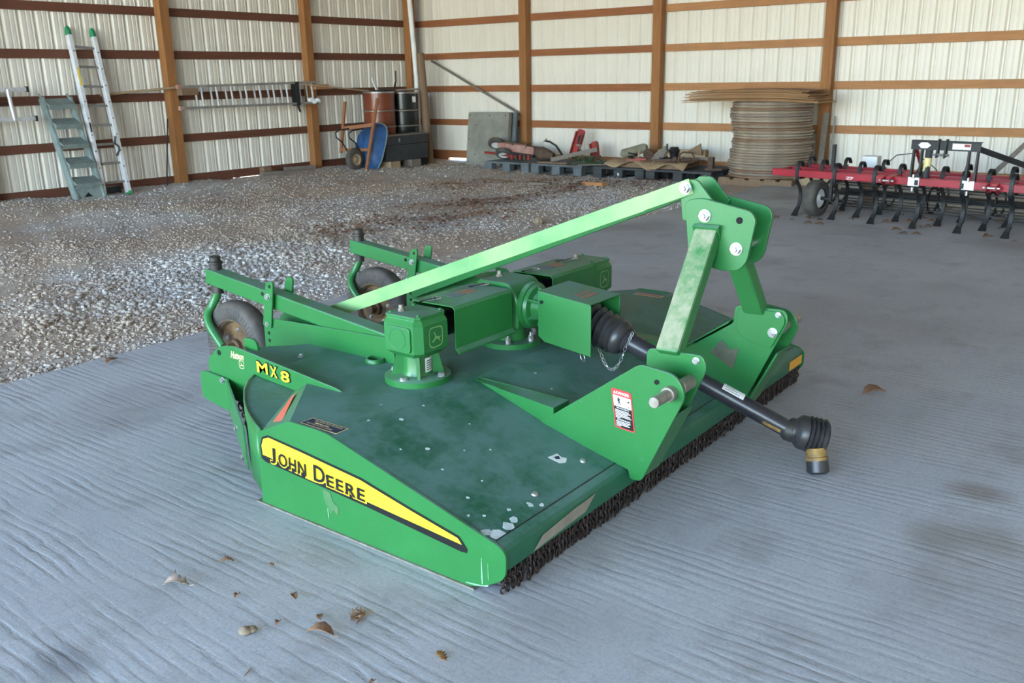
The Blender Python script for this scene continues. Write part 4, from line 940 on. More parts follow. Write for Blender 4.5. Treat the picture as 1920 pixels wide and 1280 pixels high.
MB().tube([(12.86,9.97,.41),(12.80,9.7,.40),(12.82,9.5,.28),(12.82,9.4,.40),(12.86,9.2,.34)], .016, 8).build('control_rod', BLACKM, TI, smooth=60)
MB().tube([(12.75,10.28,.25),(12.70,10.0,.245),(12.72,9.6,.20)], .022, 8).build('handlebar', ORED, TI, smooth=60)
MB().lathe((12.9,9.25,.27),(12.93,8.92,.22),[(0,.10),(.3,.12),(.7,.09),(1,.05)],20).build('engine', RUSTI, TI, smooth=40)
MB().box(12.85,13.0,9.0,9.2,.15,.30).build('engine_block', BLACKM, TI, smooth=0, bevel=.01)
MB().tube([(12.95,9.10,.47),(12.93,9.0,.46),(12.90,8.85,.40),(12.88,8.72,.26),(12.86,8.68,.2)], .018, 8).build('handlebar', BLACKM, TI, smooth=60)
MB().slab([(12.95,9.22,.43),(12.95,9.08,.47),(12.95,9.07,.52),(12.97,9.15,.46)], .02).build('lever', W_GREY, TI, smooth=0)
for k in range(5): MB().box(12.68,12.71,9.62-.09*k,9.66-.09*k,.16,.24).build('tine', RUSTI if k % 2 else ORED, TI, smooth=0)
# red fenders standing against the wall
for yb, y, z1, wd, lb in ((8.62,8.80,.62,.16,'tall red painted metal guard with a black patch leaning on the end wall'),(8.28,8.20,.42,.15,'short red painted metal guard leaning on the end wall')):
    t = thing('metal_guard', lb, 'guard', (13.3, (yb+y)/2, 0.135))
    M_ = Matrix.Translation((13.20, (yb+y)/2, .158)) @ Matrix.Rotation(math.radians(10),4,'Y') @ Matrix.Rotation(math.radians(-14 if z1 > .5 else 14)*-1,4,'X')
    L = z1-.10
    MB(M_).prism(rpoly([(-wd/2,0),(wd/2,0),(wd/2,L),(-wd/2,L)],[0,0,.05,.05]), 0, 0, .02).build('plate', ORED, t, smooth=0, bevel=.004)
    MB(M_).prism([(-wd/2,0),(-wd/2+.02,0),(-wd/2+.02,L*.9),(-wd/2,L*.9)], 0, -.05, 0).prism([(wd/2-.02,0),(wd/2,0),(wd/2,L*.9),(wd/2-.02,L*.9)], 0, -.05, 0).build('flange', ORED, t, smooth=0)
    if z1 > .5: MB(M_).prism([(-.05,L*.55),(.0,L*.5),(.03,L*.75),(-.03,L*.85)], 0, -.003, .001).build('black_patch', BLACKM, t, smooth=0)
tag(MB().bar((12.75,8.85,.178),(12.85,8.00,.37),.03,.07).build('plank', W_GREY, org=(12.8,8.5,.2), smooth=0), 'grey plank sloping up from the pallet beside the red guards', 'plank')
tag(MB().bar((12.9,8.28,.15),(12.95,8.42,.42),.02,.02).bar((12.95,8.36,.42),(12.95,8.48,.42),.02,.02).build('stake', RUSTP, org=(12.9,8.3,.15), smooth=0), 'thin rusty stake standing beside the sloping plank', 'stake')
tag(MB().bar((12.52,8.15,.145),(12.75,7.70,.15),.16,.015).build('board', W_GREY, org=(12.6,7.9,.15), smooth=0), 'flat grey board lying under the green vine', 'board')
tag(MB().bar((12.62,9.0,.147),(12.60,8.40,.147),.12,.02).build('board', W_OLD, org=(12.6,8.7,.15), smooth=0), 'brown board lying flat on the pallet in front of the guards', 'board')
iv = MB(); ir = random.Random(9)
for k in range(150):
    c = Vector((12.62+.14*ir.random(), 8.38-.60*ir.random()**.8, .16+.09*ir.random())); a = Vector((ir.uniform(-1,1),ir.uniform(-1,1),ir.uniform(-.2,.8))).normalized(); b = a.cross(Vector((ir.uniform(-1,1),ir.uniform(-1,1),1))).normalized()
    iv.add([c, c+a*.03+b*.018, c+a*.06, c+a*.03-b*.018], [(0,1,2,3)])
iv.tube([(12.66,8.38,.15),(12.7,8.15,.17),(12.68,7.95,.16),(12.72,7.8,.18)], .008, 6)
tag(iv.build('vine', IVY, org=(12.68,8.1,.15), smooth=0), 'tangle of green vine lying on the pallet end', 'plant')
# cardboard sheet with old parts
cb = MB(); NY, NX = 24, 6; V = []
for i in range(NY+1):
    y = 7.62-1.38*i/NY
    for j in range(NX+1):
        x = 12.50+.75*j/NX; z = .165+.10*(1-abs(j-3)/3)*.3
        if j == 0: z = .20-.06*math.sin(i*.55)-.035*(i/NY) ; x = 12.44+.02*math.sin(i*.8)
        if j == 1: z = .235+.01*math.sin(i*.9)
        if j > 1: z = .235+.012*math.sin(i*.7+j)
        V.append((x,y,z))
cb.add(V, [(i*(NX+1)+j,(i+1)*(NX+1)+j,(i+1)*(NX+1)+j+1,i*(NX+1)+j+1) for i in range(NY) for j in range(NX)])
for j in range(NX+1): pass
co = cb.build('cardboard_sheet', CARD, org=(12.8,6.9,.2), smooth=60); so = co.modifiers.new('s','SOLIDIFY'); so.thickness = .006
tag(co, 'big brown cardboard sheet folded over the black pallets', 'cardboard')
tag(MB().box(12.56,13.2,6.34,7.5,.137,.216).build('crate_base', W_OLD, org=(12.9,6.9,.14), smooth=0), 'low wooden base under the cardboard sheet', 'crate')
def junk(name, label, cat, mat, fn, org):
    mb = MB(); fn(mb); return tag(mb.build(name, mat, org=org, smooth=40), label, cat, 'old parts on the cardboard')
junk('rolled_mat', 'dull olive rolled pad lying on the cardboard', 'pad', pmat('olive_canvas',(.24,.22,.15),(.17,.15,.10),8,.85), lambda m_: m_.lathe((12.8,7.52,.31),(12.85,7.08,.43),[(0,.03),(.08,.07),(.9,.075),(1,.05)],16), (12.8,7.3,.25))
junk('bent_blade', 'bent tan metal blade standing upright on the cardboard beside the olive pad', 'blade', W_GREY, lambda m_: m_.slab([(12.75,7.02,.25),(12.78,6.72,.47),(12.80,6.70,.40),(12.80,6.78,.26)], .02), (12.75,6.9,.25))
junk('iron_hoop', 'thin bent pale iron hoop on the cardboard', 'hoop', W_TAN, lambda m_: m_.tube([(12.6,7.07,.40),(12.58,7.08,.32),(12.58,7.05,.22),(12.58,6.95,.185),(12.58,6.85,.20),(12.62,6.80,.27)], .010, 8), (12.6,7,.25))
junk('valve_handle', 'small black upright valve on the cardboard', 'valve', BLACKM, lambda m_: (m_.lathe((12.85,6.60,.25),(12.85,6.60,.45),[(0,.06),(.5,.07),(.7,.09),(1,.06)],12), m_.cyl((12.8,6.70,.40),(12.8,6.70,.50),.015,n=8)), (12.85,6.6,.25))
junk('timber_block', 'pale yellow timber block behind the black valve', 'timber', W_TAN, lambda m_: m_.bar((12.95,6.90,.35),(12.95,6.10,.36),.12,.10), (12.95,6.5,.3))
junk('iron_arch', 'dark bent iron arch on the cardboard', 'iron', RUSTI, lambda m_: m_.tube([(12.6,6.40,.24),(12.6,6.38,.36),(12.6,6.32,.40),(12.62,6.18,.39),(12.62,6.14,.30)], .014, 8), (12.6,6.3,.25))
junk('plough_point', 'triangular rusty plough point beside the iron arch', 'plough point', W_OLD, lambda m_: m_.slab([(12.75,6.36,.38),(12.75,6.12,.52),(12.78,6.10,.34)], .03), (12.75,6.2,.3))
junk('flat_iron', 'long dark rusty iron bar lying across the cardboard', 'iron bar', RUSTI, lambda m_: m_.bar((12.55,6.80,.265),(12.75,6.12,.29),.03,.03), (12.6,6.5,.27))
junk('flat_iron', 'short reddish iron bar lying on the cardboard edge', 'iron bar', ORED, lambda m_: m_.bar((12.52,7.25,.255),(12.6,6.95,.27),.03,.03), (12.55,7.1,.26))
junk('iron_bracket', 'upright rusty iron bracket beyond the cardboard end', 'bracket', RUSTI, lambda m_: (m_.box(12.70,12.76,5.88,5.96,.135,.33), m_.bar((12.7,6.0,.15),(12.75,5.75,.15),.03,.03)), (12.73,5.92,.14))

jr = random.Random(14)
for k, (y, lb, cat, mt) in enumerate(((7.20,'curled black hose scrap beside the olive pad','hose',BLACKM),(6.98,'small rusty gear wheel leaning behind the iron hoop','gear',RUSTI),(6.66,'dark tangle of bolts in front of the black valve','bolts',BLACKM),(6.46,'rusty iron knuckle beside the iron arch','knuckle',RUSTI),(6.30,'short brown pipe stub under the plough point','pipe',RUSTI))):
    def fn(m_, k=k, y=y):
        if k == 0: m_.tube([(12.62+.03*math.cos(t),y+.08*math.sin(t),.275+.01*t) for t in np.linspace(0,8,24)], .012, 6)
        elif k == 1: m_.lathe((12.72,y,.33),(12.75,y+.01,.345),[(0,.085),(1,.085)],14)
        elif k == 2:
            for q in range(9): a = Vector((12.60+.1*jr.random(),y+jr.uniform(-.08,.08),.265+.03*jr.random())); m_.cyl(a, a+Vector((jr.uniform(-.05,.05),jr.uniform(-.06,.06),jr.uniform(0,.05))), .012, n=7)
        elif k == 3: m_.lathe((12.6,y+.05,.28),(12.62,y-.05,.29),[(0,.02),(.2,.045),(.8,.04),(1,.015)],12)
        else: m_.cyl((12.58,y+.05,.275),(12.66,y-.06,.285), .026, n=12)
    junk(['hose_scrap','gear_wheel','bolt_heap','iron_knuckle','pipe_stub'][k], lb, cat, mt, fn, (12.62,y,.25))

# tall stack of round wooden discs with sheets on top
SX, SY = 12.95, 5.10
pl_ = thing('wooden_skid', 'low wooden skid under the stack of round discs', 'skid', (SX, SY, 0))
for k in range(5): MB().box(SX-.55, SX+.55, SY-.55+.23*k, SY-.55+.23*k+.17, .055, .08).build('slat', W_OLD, pl_, smooth=0)
for k in range(3): MB().box(SX-.55+.5*k, SX-.45+.5*k, SY-.55, SY+.55, -.03, .055).build('bearer', W_OLD, pl_, smooth=0)
dr = random.Random(11); z = .082; nd = 27; th = (1.135-.082)/nd
for k in range(nd):
    cx, cy = SX+dr.uniform(-.012,.012), SY+dr.uniform(-.014,.014)+.02*math.sin(k*.35); R = .572+dr.uniform(-.018,.018)
    if k > 23: R -= .01
    mb = MB(); prof = [(0,R-.014),(.15,R-.003),(.4,R+.002),(.62,R),(.78,R-.008),(.86,R-.030),(1,R-.032)]
    mb.lathe((cx,cy,z),(cx,cy,z+th),prof,56)
    o = mb.build('wooden_disc', W_DISC[dr.choice([0,0,1,2,3])], org=(cx,cy,z), smooth=40); z += th
    tag(o, 'round weathered wooden disc in the tall stack beside the black pallets', 'wooden disc', 'discs of the tall stack')
for k in range(17):
    z += .0098; L = 1.0-.010*k+dr.uniform(-.05,.04); y0 = SY+.13+dr.uniform(-.06,.05); wd = .34+dr.uniform(-.05,.05); x = SX-.18+dr.uniform(-.05,.06)
    ya, yb = y0+L+.05, max(y0-L*.93, 4.26)
    bend = .035
    mb = MB(); V = []; NS = 10
    for i in range(NS+1):
        t = i/NS; y = ya+(yb-ya)*t; q = (2*t-1); zz = z-bend*max(0,abs(q)-.45)*1.3
        jg = dr.uniform(-.015,.015)
        V += [(x-wd+jg,y,zz),(x+wd,y,zz),(x+wd,y,zz+.0085),(x-wd+jg,y,zz+.0085)]
    Fq = [(0,1,2,3),tuple(4*NS+i for i in range(4))]
    for i in range(NS): Fq += [(4*i+a,4*i+(a+1)%4,4*i+4+(a+1)%4,4*i+4+a) for a in range(4)]
    mb.add(V, Fq); tag(mb.build('wood_sheet', W_SHEET[dr.randrange(3)], org=(x,SY,z), smooth=0), 'thin brown warped wooden sheet in the pile on top of the disc stack', 'wood sheet', 'sheets on the disc stack')
tag(MB().bar((12.75,4.95,.055),(12.62,4.0,.055),.12,.11).build('timber_beam', W_TAN, org=(12.7,4.5,0), smooth=0), 'tan timber beam lying on the floor behind the cultivator end', 'timber')
tag(MB().bar((13.16,4.44,.0),(13.485,4.50,.95),.035,.08,(0,1,0)).build('leaning_stake', W_GREY, org=(13.16,4.44,0), smooth=0), 'grey wooden stake leaning on the post behind the cultivator', 'stake')
tag(MB().bar((13.36,4.36,.0),(13.62,4.42,.90),.02,.02,(0,1,0)).build('iron_rod', RUSTP, org=(13.3,4.5,0), smooth=0), 'thin dark iron rod leaning on the post beside the grey stake', 'rod')
tag(MB().tube([(13.22,4.30,.0),(13.30,4.22,.20),(13.38,4.12,.0)], .006, 6).build('loose_wire', BLACKM, org=(13.22,4.3,0)), 'thin dark wire hooped behind the disc stack', 'wire')
bk = thing('white_box', 'small white plastic box behind the cultivator frame', 'box', (11.5,3.25,0))
bz = MB(); bz.prism(rrect(11.42,11.60,3.16,3.345,.012), 2, .33, .535); bz.build('box_body', WHITE, bk, smooth=30); MB().box(11.42,11.60,3.16,3.345,0,.33).build('box_stand', W_OLD, bk, smooth=0)
tag(MB().tube([(11.4,3.05,.45),(11.45,2.95,.56),(11.5,2.80,.58),(11.5,2.62,.50),(11.5,2.5,.40),(11.5,2.45,.0)], .006, 6).build('curved_wire', BLACKM, org=(11.5,2.7,0)), 'thin dark wire arching up behind the cultivator beam', 'wire')
tag(MB().bar((13.0,2.35,.0),(13.5,1.60,.95),.06,.03,(1,0,0)).build('leaning_plank', W_GREY, org=(13.2,2,0), smooth=0), 'grey plank leaning diagonally on the end wall behind the hitch tower', 'plank')

# ------------------------------------------------------------------ corner
lg = MB().lathe((13.03,11.88,-.05),(13.00,11.98,1.99),[(0,.085),(.3,.082),(.7,.078),(.99,.074),(1,.068)],20)
tag(lg.build('log_post', W_OLD, org=(13,11.9,0), smooth=50), 'round weathered wooden post leaning in the corner', 'post')
tag(MB().cyl((13.02,12.12,1.6),(13.16,12.40,3.9),.045,n=16).cyl((13.02,12.12,0),(13.02,12.12,1.6),.045,n=16).build('white_pipe', WHITE, org=(13,12.1,0)), 'long white plastic pipe standing behind the corner log post', 'pipe')
tag(MB().tube([(13.61,12.25,1.86),(13.61,11.3,1.42),(13.61,10.07,.85)], .022, 8).build('leaning_pole', W_GREY, org=(13.5,11,1.3)), 'slim grey pole leaning diagonally across the end wall girts', 'pole')
def barrel(cx, cy, r, z0, z1, mat, label):
    t = thing('barrel', label, 'barrel', (cx,cy,z0))
    H_ = z1-z0; MB().lathe((cx,cy,z0),(cx,cy,z1),[(0,r*.96),(.02,r),(.32,r),(.33,r*1.03),(.36,r*1.03),(.37,r),(.62,r),(.63,r*1.03),(.66,r*1.03),(.67,r),(.97,r),(.975,r*1.03),(1,r*1.03)],36).build('barrel_body', mat, t, smooth=40)
    for h in (.345,.645): MB().lathe((cx,cy,z0+H_*h-.012),(cx,cy,z0+H_*h+.012),[(0,r*1.03),(.2,r*1.045),(.8,r*1.045),(1,r*1.03)],36).build('band', RUSTP, t, smooth=40)
    MB().lathe((cx,cy,z1-.025),(cx,cy,z1),[(0,r*1.04),(1,r*1.05),(1,r*.95),(.3,r*.93)],36,False).build('rim_ring', STEEL, t, smooth=40)
    return t
barrel(12.06,12.18,.285,.38,1.32,BROWNB,'shiny brown metal barrel standing behind the black toolbox'); bb_ = barrel(12.68,12.18,.285,.38,1.30,BLACKB,'shiny black metal barrel between the brown barrel and the corner post')
flat([(0,0),(.09,0),(.09,.10),(0,.10)], ((12.60,11.858,1.12),(1,0,.0),(0,0,1)), bb_, WHT, 'white_label', .002)
tag(MB().box(11.76,12.88,11.895,12.46,.0,.38).build('timber_platform', W_OLD, org=(12.3,12.2,0), smooth=0), 'low dark timber platform under the two barrels', 'platform')
tag(MB().box(11.88,11.98,12.05,12.10,1.30,1.32).bar((12.05,12.15,1.25),(11.85,12.10,1.56),.025,.05).build('white_board', WHITE, org=(12,12.1,1.3), smooth=0), 'narrow white board sticking up out of the brown barrel', 'board')
tag(MB().tube([(12.42,12.15,1.27),(12.46,12.15,1.42),(12.50,12.15,1.50),(12.50,12.15,1.68)], .014, 8).tube([(12.44,12.15,1.30),(12.50,12.15,1.5)], .01, 6).build('iron_bar', BLACKM, org=(12.45,12.15,1.3)), 'black iron bar sticking up between the barrels', 'iron bar')
tag(MB().tube([(12.3,12.0,1.335),(12.6,11.98,1.34),(12.95,11.97,1.35)], .018, 8).build('bright_tube', STEEL, org=(12.6,12,1.33)), 'bright steel tube lying across the black barrel lid', 'tube')
tag(MB().lathe((12.12,12.1,1.325),(12.12,12.1,1.365),[(0,.2),(.6,.17),(1,.05)],20).build('upturned_pan', BLACKM, org=(12.1,12.1,1.32)), 'dark upturned pan lying on the brown barrel', 'pan')
tb_ = thing('toolbox', 'long black toolbox on wooden blocks in front of the barrels', 'toolbox', (12.15,11.75,.12))
MB().box(11.62,12.72,11.62,11.86,.12,.40).build('box_body', PALBLK, tb_, smooth=0, bevel=.012); MB().box(11.61,12.73,11.61,11.87,.402,.565).build('lid', PALBLK, tb_, smooth=0, bevel=.012)
MB().box(11.60,12.74,11.60,11.88,.560,.580).build('lid_edge', W_GREY, tb_, smooth=0, bevel=.004)
MB().box(11.93,11.96,11.595,11.61,.45,.51).build('latch', STEEL, tb_, smooth=0)
for x, m_, l_ in ((11.66,W_TAN,'wooden block under the wheelbarrow end of the toolbox'),(12.20,W_GREY,'wooden block under the middle of the toolbox')):
    tag(MB().box(x,x+.24,11.56,11.84,-.03,.118).build('support_block', m_, org=(x,11.7,0), smooth=0), l_, 'block')
tag(MB().box(12.52,12.7,11.64,11.84,-.03,.118).build('support_block', BLACKM, org=(12.7,11.7,0), smooth=0), 'dark block under the corner end of the toolbox', 'block')

# wheelbarrow standing on its nose against the barrels
WBR = thing('wheelbarrow', 'wheelbarrow with a blue tray and wooden handles standing up against the barrels', 'wheelbarrow', (11.3, 11.9, 0))
hA0, hA1 = Vector((11.14,11.66,-.01)), Vector((11.52,11.66,1.22)); hB0, hB1 = Vector((11.04,12.16,.30)), Vector((11.22,12.16,1.17))
MB().bar(hA0,hA1,.04,.05,(0,1,0)).build('handle', W_RED, WBR, smooth=0, bevel=.006); MB().bar(hB0,hB1,.04,.05,(0,1,0)).build('handle', W_RED, WBR, smooth=0, bevel=.006)
MB().bar((11.13,12.14,.72),(11.40,11.66,.78),.04,.06).build('cross_brace', W_RED, WBR, smooth=0); MB().bar((11.06,12.14,.36),(11.26,11.66,.36),.03,.05).build('cross_brace', W_RED, WBR, smooth=0)
# tray: a shell of rings from the rim (right) to the floor (left)
tr_ = MB(); dirv = (hA1-hA0).normalized(); nv = Vector((dirv.z,0,-dirv.x))     # to the right of the handles
ctr = Vector((11.36,11.90,.43)); N = 28; rings = [(.19,.33,.44,.0),(.175,.32,.43,-.02),(.12,.29,.37,-.02),(.05,.25,.30,-.01),(.0,.20,.24,0),(.0,.0,.0,0)]
V = []
for dep, hw_, hl_, sh_ in rings:
    for i in range(N):
        g = 2*PI*i/N; cx_ = abs(math.cos(g))**.6*math.copysign(1,math.cos(g)); sy_ = abs(math.sin(g))**.6*math.copysign(1,math.sin(g))
        V.append(ctr+nv*(dep*(1+.18*sy_))+dirv*(hl_*sy_+sh_)+Vector((0,1,0))*hw_*cx_)
tr_.add(V, [(k*N+i,k*N+(i+1)%N,(k+1)*N+(i+1)%N,(k+1)*N+i) for k in range(len(rings)-1) for i in range(N)])
t_ = tr_.build('tray', BLUE, WBR, smooth=60); so = t_.modifiers.new('s','SOLIDIFY'); so.thickness = .006; so.offset = 0
MB().tube([V[i] for i in range(N)], .011, 6, True).build('tray_rim', GREYST, WBR, smooth=60)
wc = Vector((11.06,11.84,.20))
MB().lathe(wc+Vector((0,-.05,0)), wc+Vector((0,.05,0)), [(0,.10),(.05,.15),(.2,.19),(.5,.20),(.8,.19),(.95,.15),(1,.10)], 28, False).build('tire', RUBBER, WBR, smooth=60)
MB().lathe(wc+Vector((0,-.045,0)), wc+Vector((0,.04,0)), [(0,.115),(.3,.08),(.15,.03),(0,.028),(0,0.001)], 24, False).build('wheel_rim', W_TAN, WBR, smooth=40)
for y in (11.72, 12.05): MB().tube([(11.12,y,.30),(10.98,y,.50),(10.86,y,.58),(10.85,y,.66),(10.93,y,.70),(11.2,y,.72)], .012, 6).build('stand_leg', BLACKM, WBR, smooth=60)

# ------------------------------------------------------------------ along the left wall
EL = thing('extension_ladder', 'aluminium extension ladder with green tips leaning on the left wall', 'ladder', (6.8,12.2,.03))
fL, tL, fR, tR = Vector((6.60,12.14,.05)), Vector((6.665,12.58,2.18)), Vector((6.985,12.17,.05)), Vector((7.01,12.58,2.16))
for a, b in ((fL,tL),(fR,tR)):
    d = (b-a).normalized(); MB().bar(a, b, .055, .085, (0,1,-.2)).build('rail', ALUW, EL, smooth=0, bevel=.004)
    MB().bar(a+Vector((0,.05,.0)), b+Vector((0,.03,-.3)), .028, .05, (0,1,-.2)).build('rear_rail', ALUD, EL, smooth=0)
    MB().lathe(b, b+d*.12, [(0,.042),(.5,.04),(.85,.03),(1,.012)], 12).build('rail_tip', GTIP, EL, smooth=50)
    MB().bar(a-d*.025, a+d*.02, .05, .10, (0,1,-.2)).build('foot_pad', GTIP, EL, smooth=0)
    for k in range(9):
        t = .07+.104*k; p = a.lerp(b,t); MB().cyl(p+Vector((.0,-.042,0)), p+Vector((0,-.045,0)), .010, n=8).build('rivet', BLACKM, EL, smooth=30)
for k in range(8):
    t = .075+.122*k; MB().cyl(fL.lerp(tL,t), fR.lerp(tR,t), .017, n=10).build('rung', ALUD, EL, smooth=40)
p = fL.lerp(tL,.69); q = fL.lerp(tL,.80); MB().bar(p+Vector((.0,-.046,0)), q+Vector((0,-.046,0)), .022, .004, (0,1,-.2)).build('yellow_sticker', YEL, EL, smooth=0)
p = fL.lerp(tL,.40); q = fL.lerp(tL,.46); MB().bar(p+Vector((.0,-.046,0)), q+Vector((0,-.046,0)), .02, .004, (0,1,-.2)).build('black_sticker', BLK, EL, smooth=0)
p = fR.lerp(tR,.30)+Vector((-.02,-.05,0)); MB().tube([p+Vector((-.03,0,.15)),p+Vector((-.05,0,.05)),p,p+Vector((-.0,0,-.05)),p+Vector((-.05,0,-.12))], .014, 6).build('rope_loop', BLACKM, EL, smooth=60)

SS = thing('step_stair', 'grey green steel step stair with grated treads leaning on the left wall', 'stair', (6.35,12.2,.03))
aL, bL, aR, bR = Vector((6.19,12.12,.03)), Vector((6.12,12.50,1.37)), Vector((6.575,12.10,.03)), Vector((6.50,12.50,1.36))
for a, b in ((aL,bL),(aR,bR)):
    MB().bar(a, b, .035, .12, (0,1,0)).build('stringer', GREYST, SS, smooth=0, bevel=.004)
    MB().bar(b, b+(b-a).normalized()*.06+Vector((-.02,0,0)), .02, .02, (0,1,0)).build('hook', GREYST, SS, smooth=0)
for k in range(5):
    t = .205+.192*k; p = aL.lerp(bL,t); q = aR.lerp(bR,t)
    TM = Matrix.Translation((0,p.y,p.z)) @ Matrix.Rotation(math.radians(24),4,'X') @ Matrix.Translation((0,-p.y,-p.z))
    tr_ = MB(TM).box(p.x+.01,q.x-.01,p.y-.17,p.y+.03,p.z-.012,p.z+.012).box(p.x+.01,q.x-.01,p.y-.175,p.y-.165,p.z-.05,p.z+.014).build('tread', GREYST, SS, smooth=0)
    hl = MB(TM)
    for i in range(9):
        for j in range(4): hl.box(p.x+.03+.038*i,p.x+.045+.038*i,p.y-.15+.042*j,p.y-.134+.042*j,p.z+.0122,p.z+.0135)
    hl.build('grating', BLACKM, tr_, smooth=0)
MB().box(6.20,6.57,12.10,12.115,.03,.20).build('toe_board', GREYST, SS, smooth=0); MB().prism([(6.30,.06),(6.42,.06),(6.36,.12)], 1, 12.096,12.10).build('cut_out', BLACKD, SS, smooth=0)

# ladders hung on the wall posts
HL = thing('hung_ladder', 'long grey metal ladder hung level on blocks between the left wall posts', 'ladder', (9.4,12.4,1.3), 'ladders hung on the left wall')
for y, mt in ((12.36,ALUD),(12.44,ALUD)):
    off = 0 if y < 12.4 else .09
    MB().bar((8.10+off,y,1.165),(10.78,y,1.165),.03,.035).build('rail', mt, HL, smooth=0); MB().bar((8.10+off,y,1.475),(10.78,y,1.505),.03,.035).build('rail', mt, HL, smooth=0)
    for k in range(9): x = 8.51+.272*k-(.0 if y < 12.4 else .05); MB().cyl((x,y,1.17),(x-.03,y,1.49),.015,n=8).build('rung', ALU, HL, smooth=40)
for z in (1.165,1.475): MB().box(8.08,8.14,12.33,12.39,z-.03,z+.03).build('end_cap', DUSTRED, HL, smooth=0)
MB().box(10.30,10.36,12.32,12.46,1.13,1.52).bar((10.32,12.34,1.13),(10.36,12.34,1.03),.02,.03).build('latch_bracket', BLACKM, HL, smooth=0)
tag(MB().box(8.14,8.42,12.33,12.48,1.35,1.45).build('ladder_block', W_OLD, org=(8.3,12.4,1.4), smooth=0), 'wooden block on the wall post carrying the ladder beside the step stair', 'block')
tag(MB().box(10.70,11.0,12.30,12.48,1.385,1.465).build('ladder_block', W_NEW, org=(10.8,12.4,1.4), smooth=0), 'orange wooden block on the wall post carrying the ladder near the barrels', 'block')
rg_ = MB(); 
for k in range(6): rg_.lathe((10.55+.04*k,12.34,1.20+.02*math.sin(k*2)),(10.60+.04*k,12.34,1.21+.02*math.cos(k)),[(0,.02),(.5,.045),(1,.02)],10)
tag(rg_.build('white_rag', WHITE, org=(10.65,12.3,1.2)), 'bundled white rag lying on the hung ladder', 'rag')
tag(MB().cyl((6.95,12.50,1.385),(8.14,12.40,1.47),.018,n=10).build('wooden_pole', W_TAN, org=(7.5,12.4,1.4)), 'pale wooden pole running from the extension ladder to the hung ladder', 'pole')
tag(MB().bar((10.45,12.34,1.475),(11.88,12.25,1.335),.05,.022).build('wooden_strip', W_TAN, org=(11,12.3,1.4), smooth=0), 'pale wooden strip running from the hung ladder to the brown barrel', 'strip')
LR = thing('hung_ladder', 'bright aluminium ladder hung on the left wall beside the step stair', 'ladder', (5.5,12.3,1.3), 'ladders hung on the left wall')
for z, x1 in ((1.485,5.87),(1.115,5.93)):
    MB().bar((4.2,12.34,z),(x1,12.34,z),.03,.05).build('rail', ALU, LR, smooth=0); MB().box(x1-.01,x1+.015,12.31,12.37,z-.035,z+.035).build('end_cap', BLACKM, LR, smooth=0)
for x in (5.66,5.38,5.10,4.8,4.5): MB().cyl((x,12.34,1.10),(x-.03,12.34,1.49),.025,n=12).build('rung', ALU, LR, smooth=40)
MB().cyl((4.2,12.36,1.27),(5.62,12.36,1.31),.008,n=6).build('tie_rod', BLACKM, LR, smooth=30)
for x in (5.42, 4.6): tag(MB().box(x-.04,x+.04,12.34,12.63,1.36,1.44).build('wall_bracket', W_OLD, org=(x,12.5,1.4), smooth=0), 'wooden bracket carrying the bright hung ladder', 'bracket', 'brackets of the bright ladder')
tag(MB().cyl((7.74,12.40,.04),(7.95,12.50,1.02),.011,n=8).build('iron_rod', BLACKM, org=(7.8,12.4,0)), 'thin dark iron rod leaning on the post beside the extension ladder', 'rod')
tag(MB().bar((9.50,12.42,.06),(10.45,12.30,.02),.10,.08).build('scrap_plank', W_GREY, org=(10,12.3,0), smooth=0), 'grey scrap plank lying along the foot of the left wall', 'plank')
tag(MB().bar((10.02,12.46,.085),(10.62,12.40,.065),.08,.10).build('scrap_plank', W_GREY, org=(10.3,12.4,0), smooth=0), 'shorter grey plank lying behind the long scrap plank', 'plank')
tag(MB().box(9.52,9.66,12.36,12.48,.105,.17).build('scrap_block', W_OLD, org=(9.6,12.4,.1), smooth=0), 'small brown block on the end of the scrap plank', 'block')
tag(MB().box(6.75,6.98,12.35,12.5,.0,.13).build('dark_block', BLACKM, org=(6.85,12.4,0), smooth=0), 'dark block on the ground behind the extension ladder feet', 'block')
# timber offcuts and a rock on the gravel
for (a, b, w_, h_, mt, lb) in (((11.15,7.16,.0),(11.03,6.74,.02),.09,.05,W_NEW,'orange timber offcut lying on the gravel in front of the black pallets'),
        ((11.05,8.05,-.01),(11.1,7.72,-.01),.08,.03,W_GREY,'grey timber offcut lying on the gravel in front of the vine'),
        ((11.2,9.15,.0),(11.1,8.45,.0),.06,.02,W_OLD,'thin brown lath lying on the gravel in front of the red tiller')):
    o = MB().bar(a, b, w_, h_).build('timber_offcut', mt, org=a, smooth=0); tag(o, lb, 'offcut'); o.location.z = gz(a[0],a[1])+h_*.5+.012-(a[2]+b[2])/2+a[2]
rk = MB(); rk.lathe((8.04,5.75,-.03),(8.04,5.75,.05),[(0,.05),(.4,.07),(.8,.045),(1,.015)],9); tag(rk.build('rock', STONE, org=(8.04,5.75,-.03), smooth=20), 'pale fist-sized rock lying near the slab edge', 'rock')

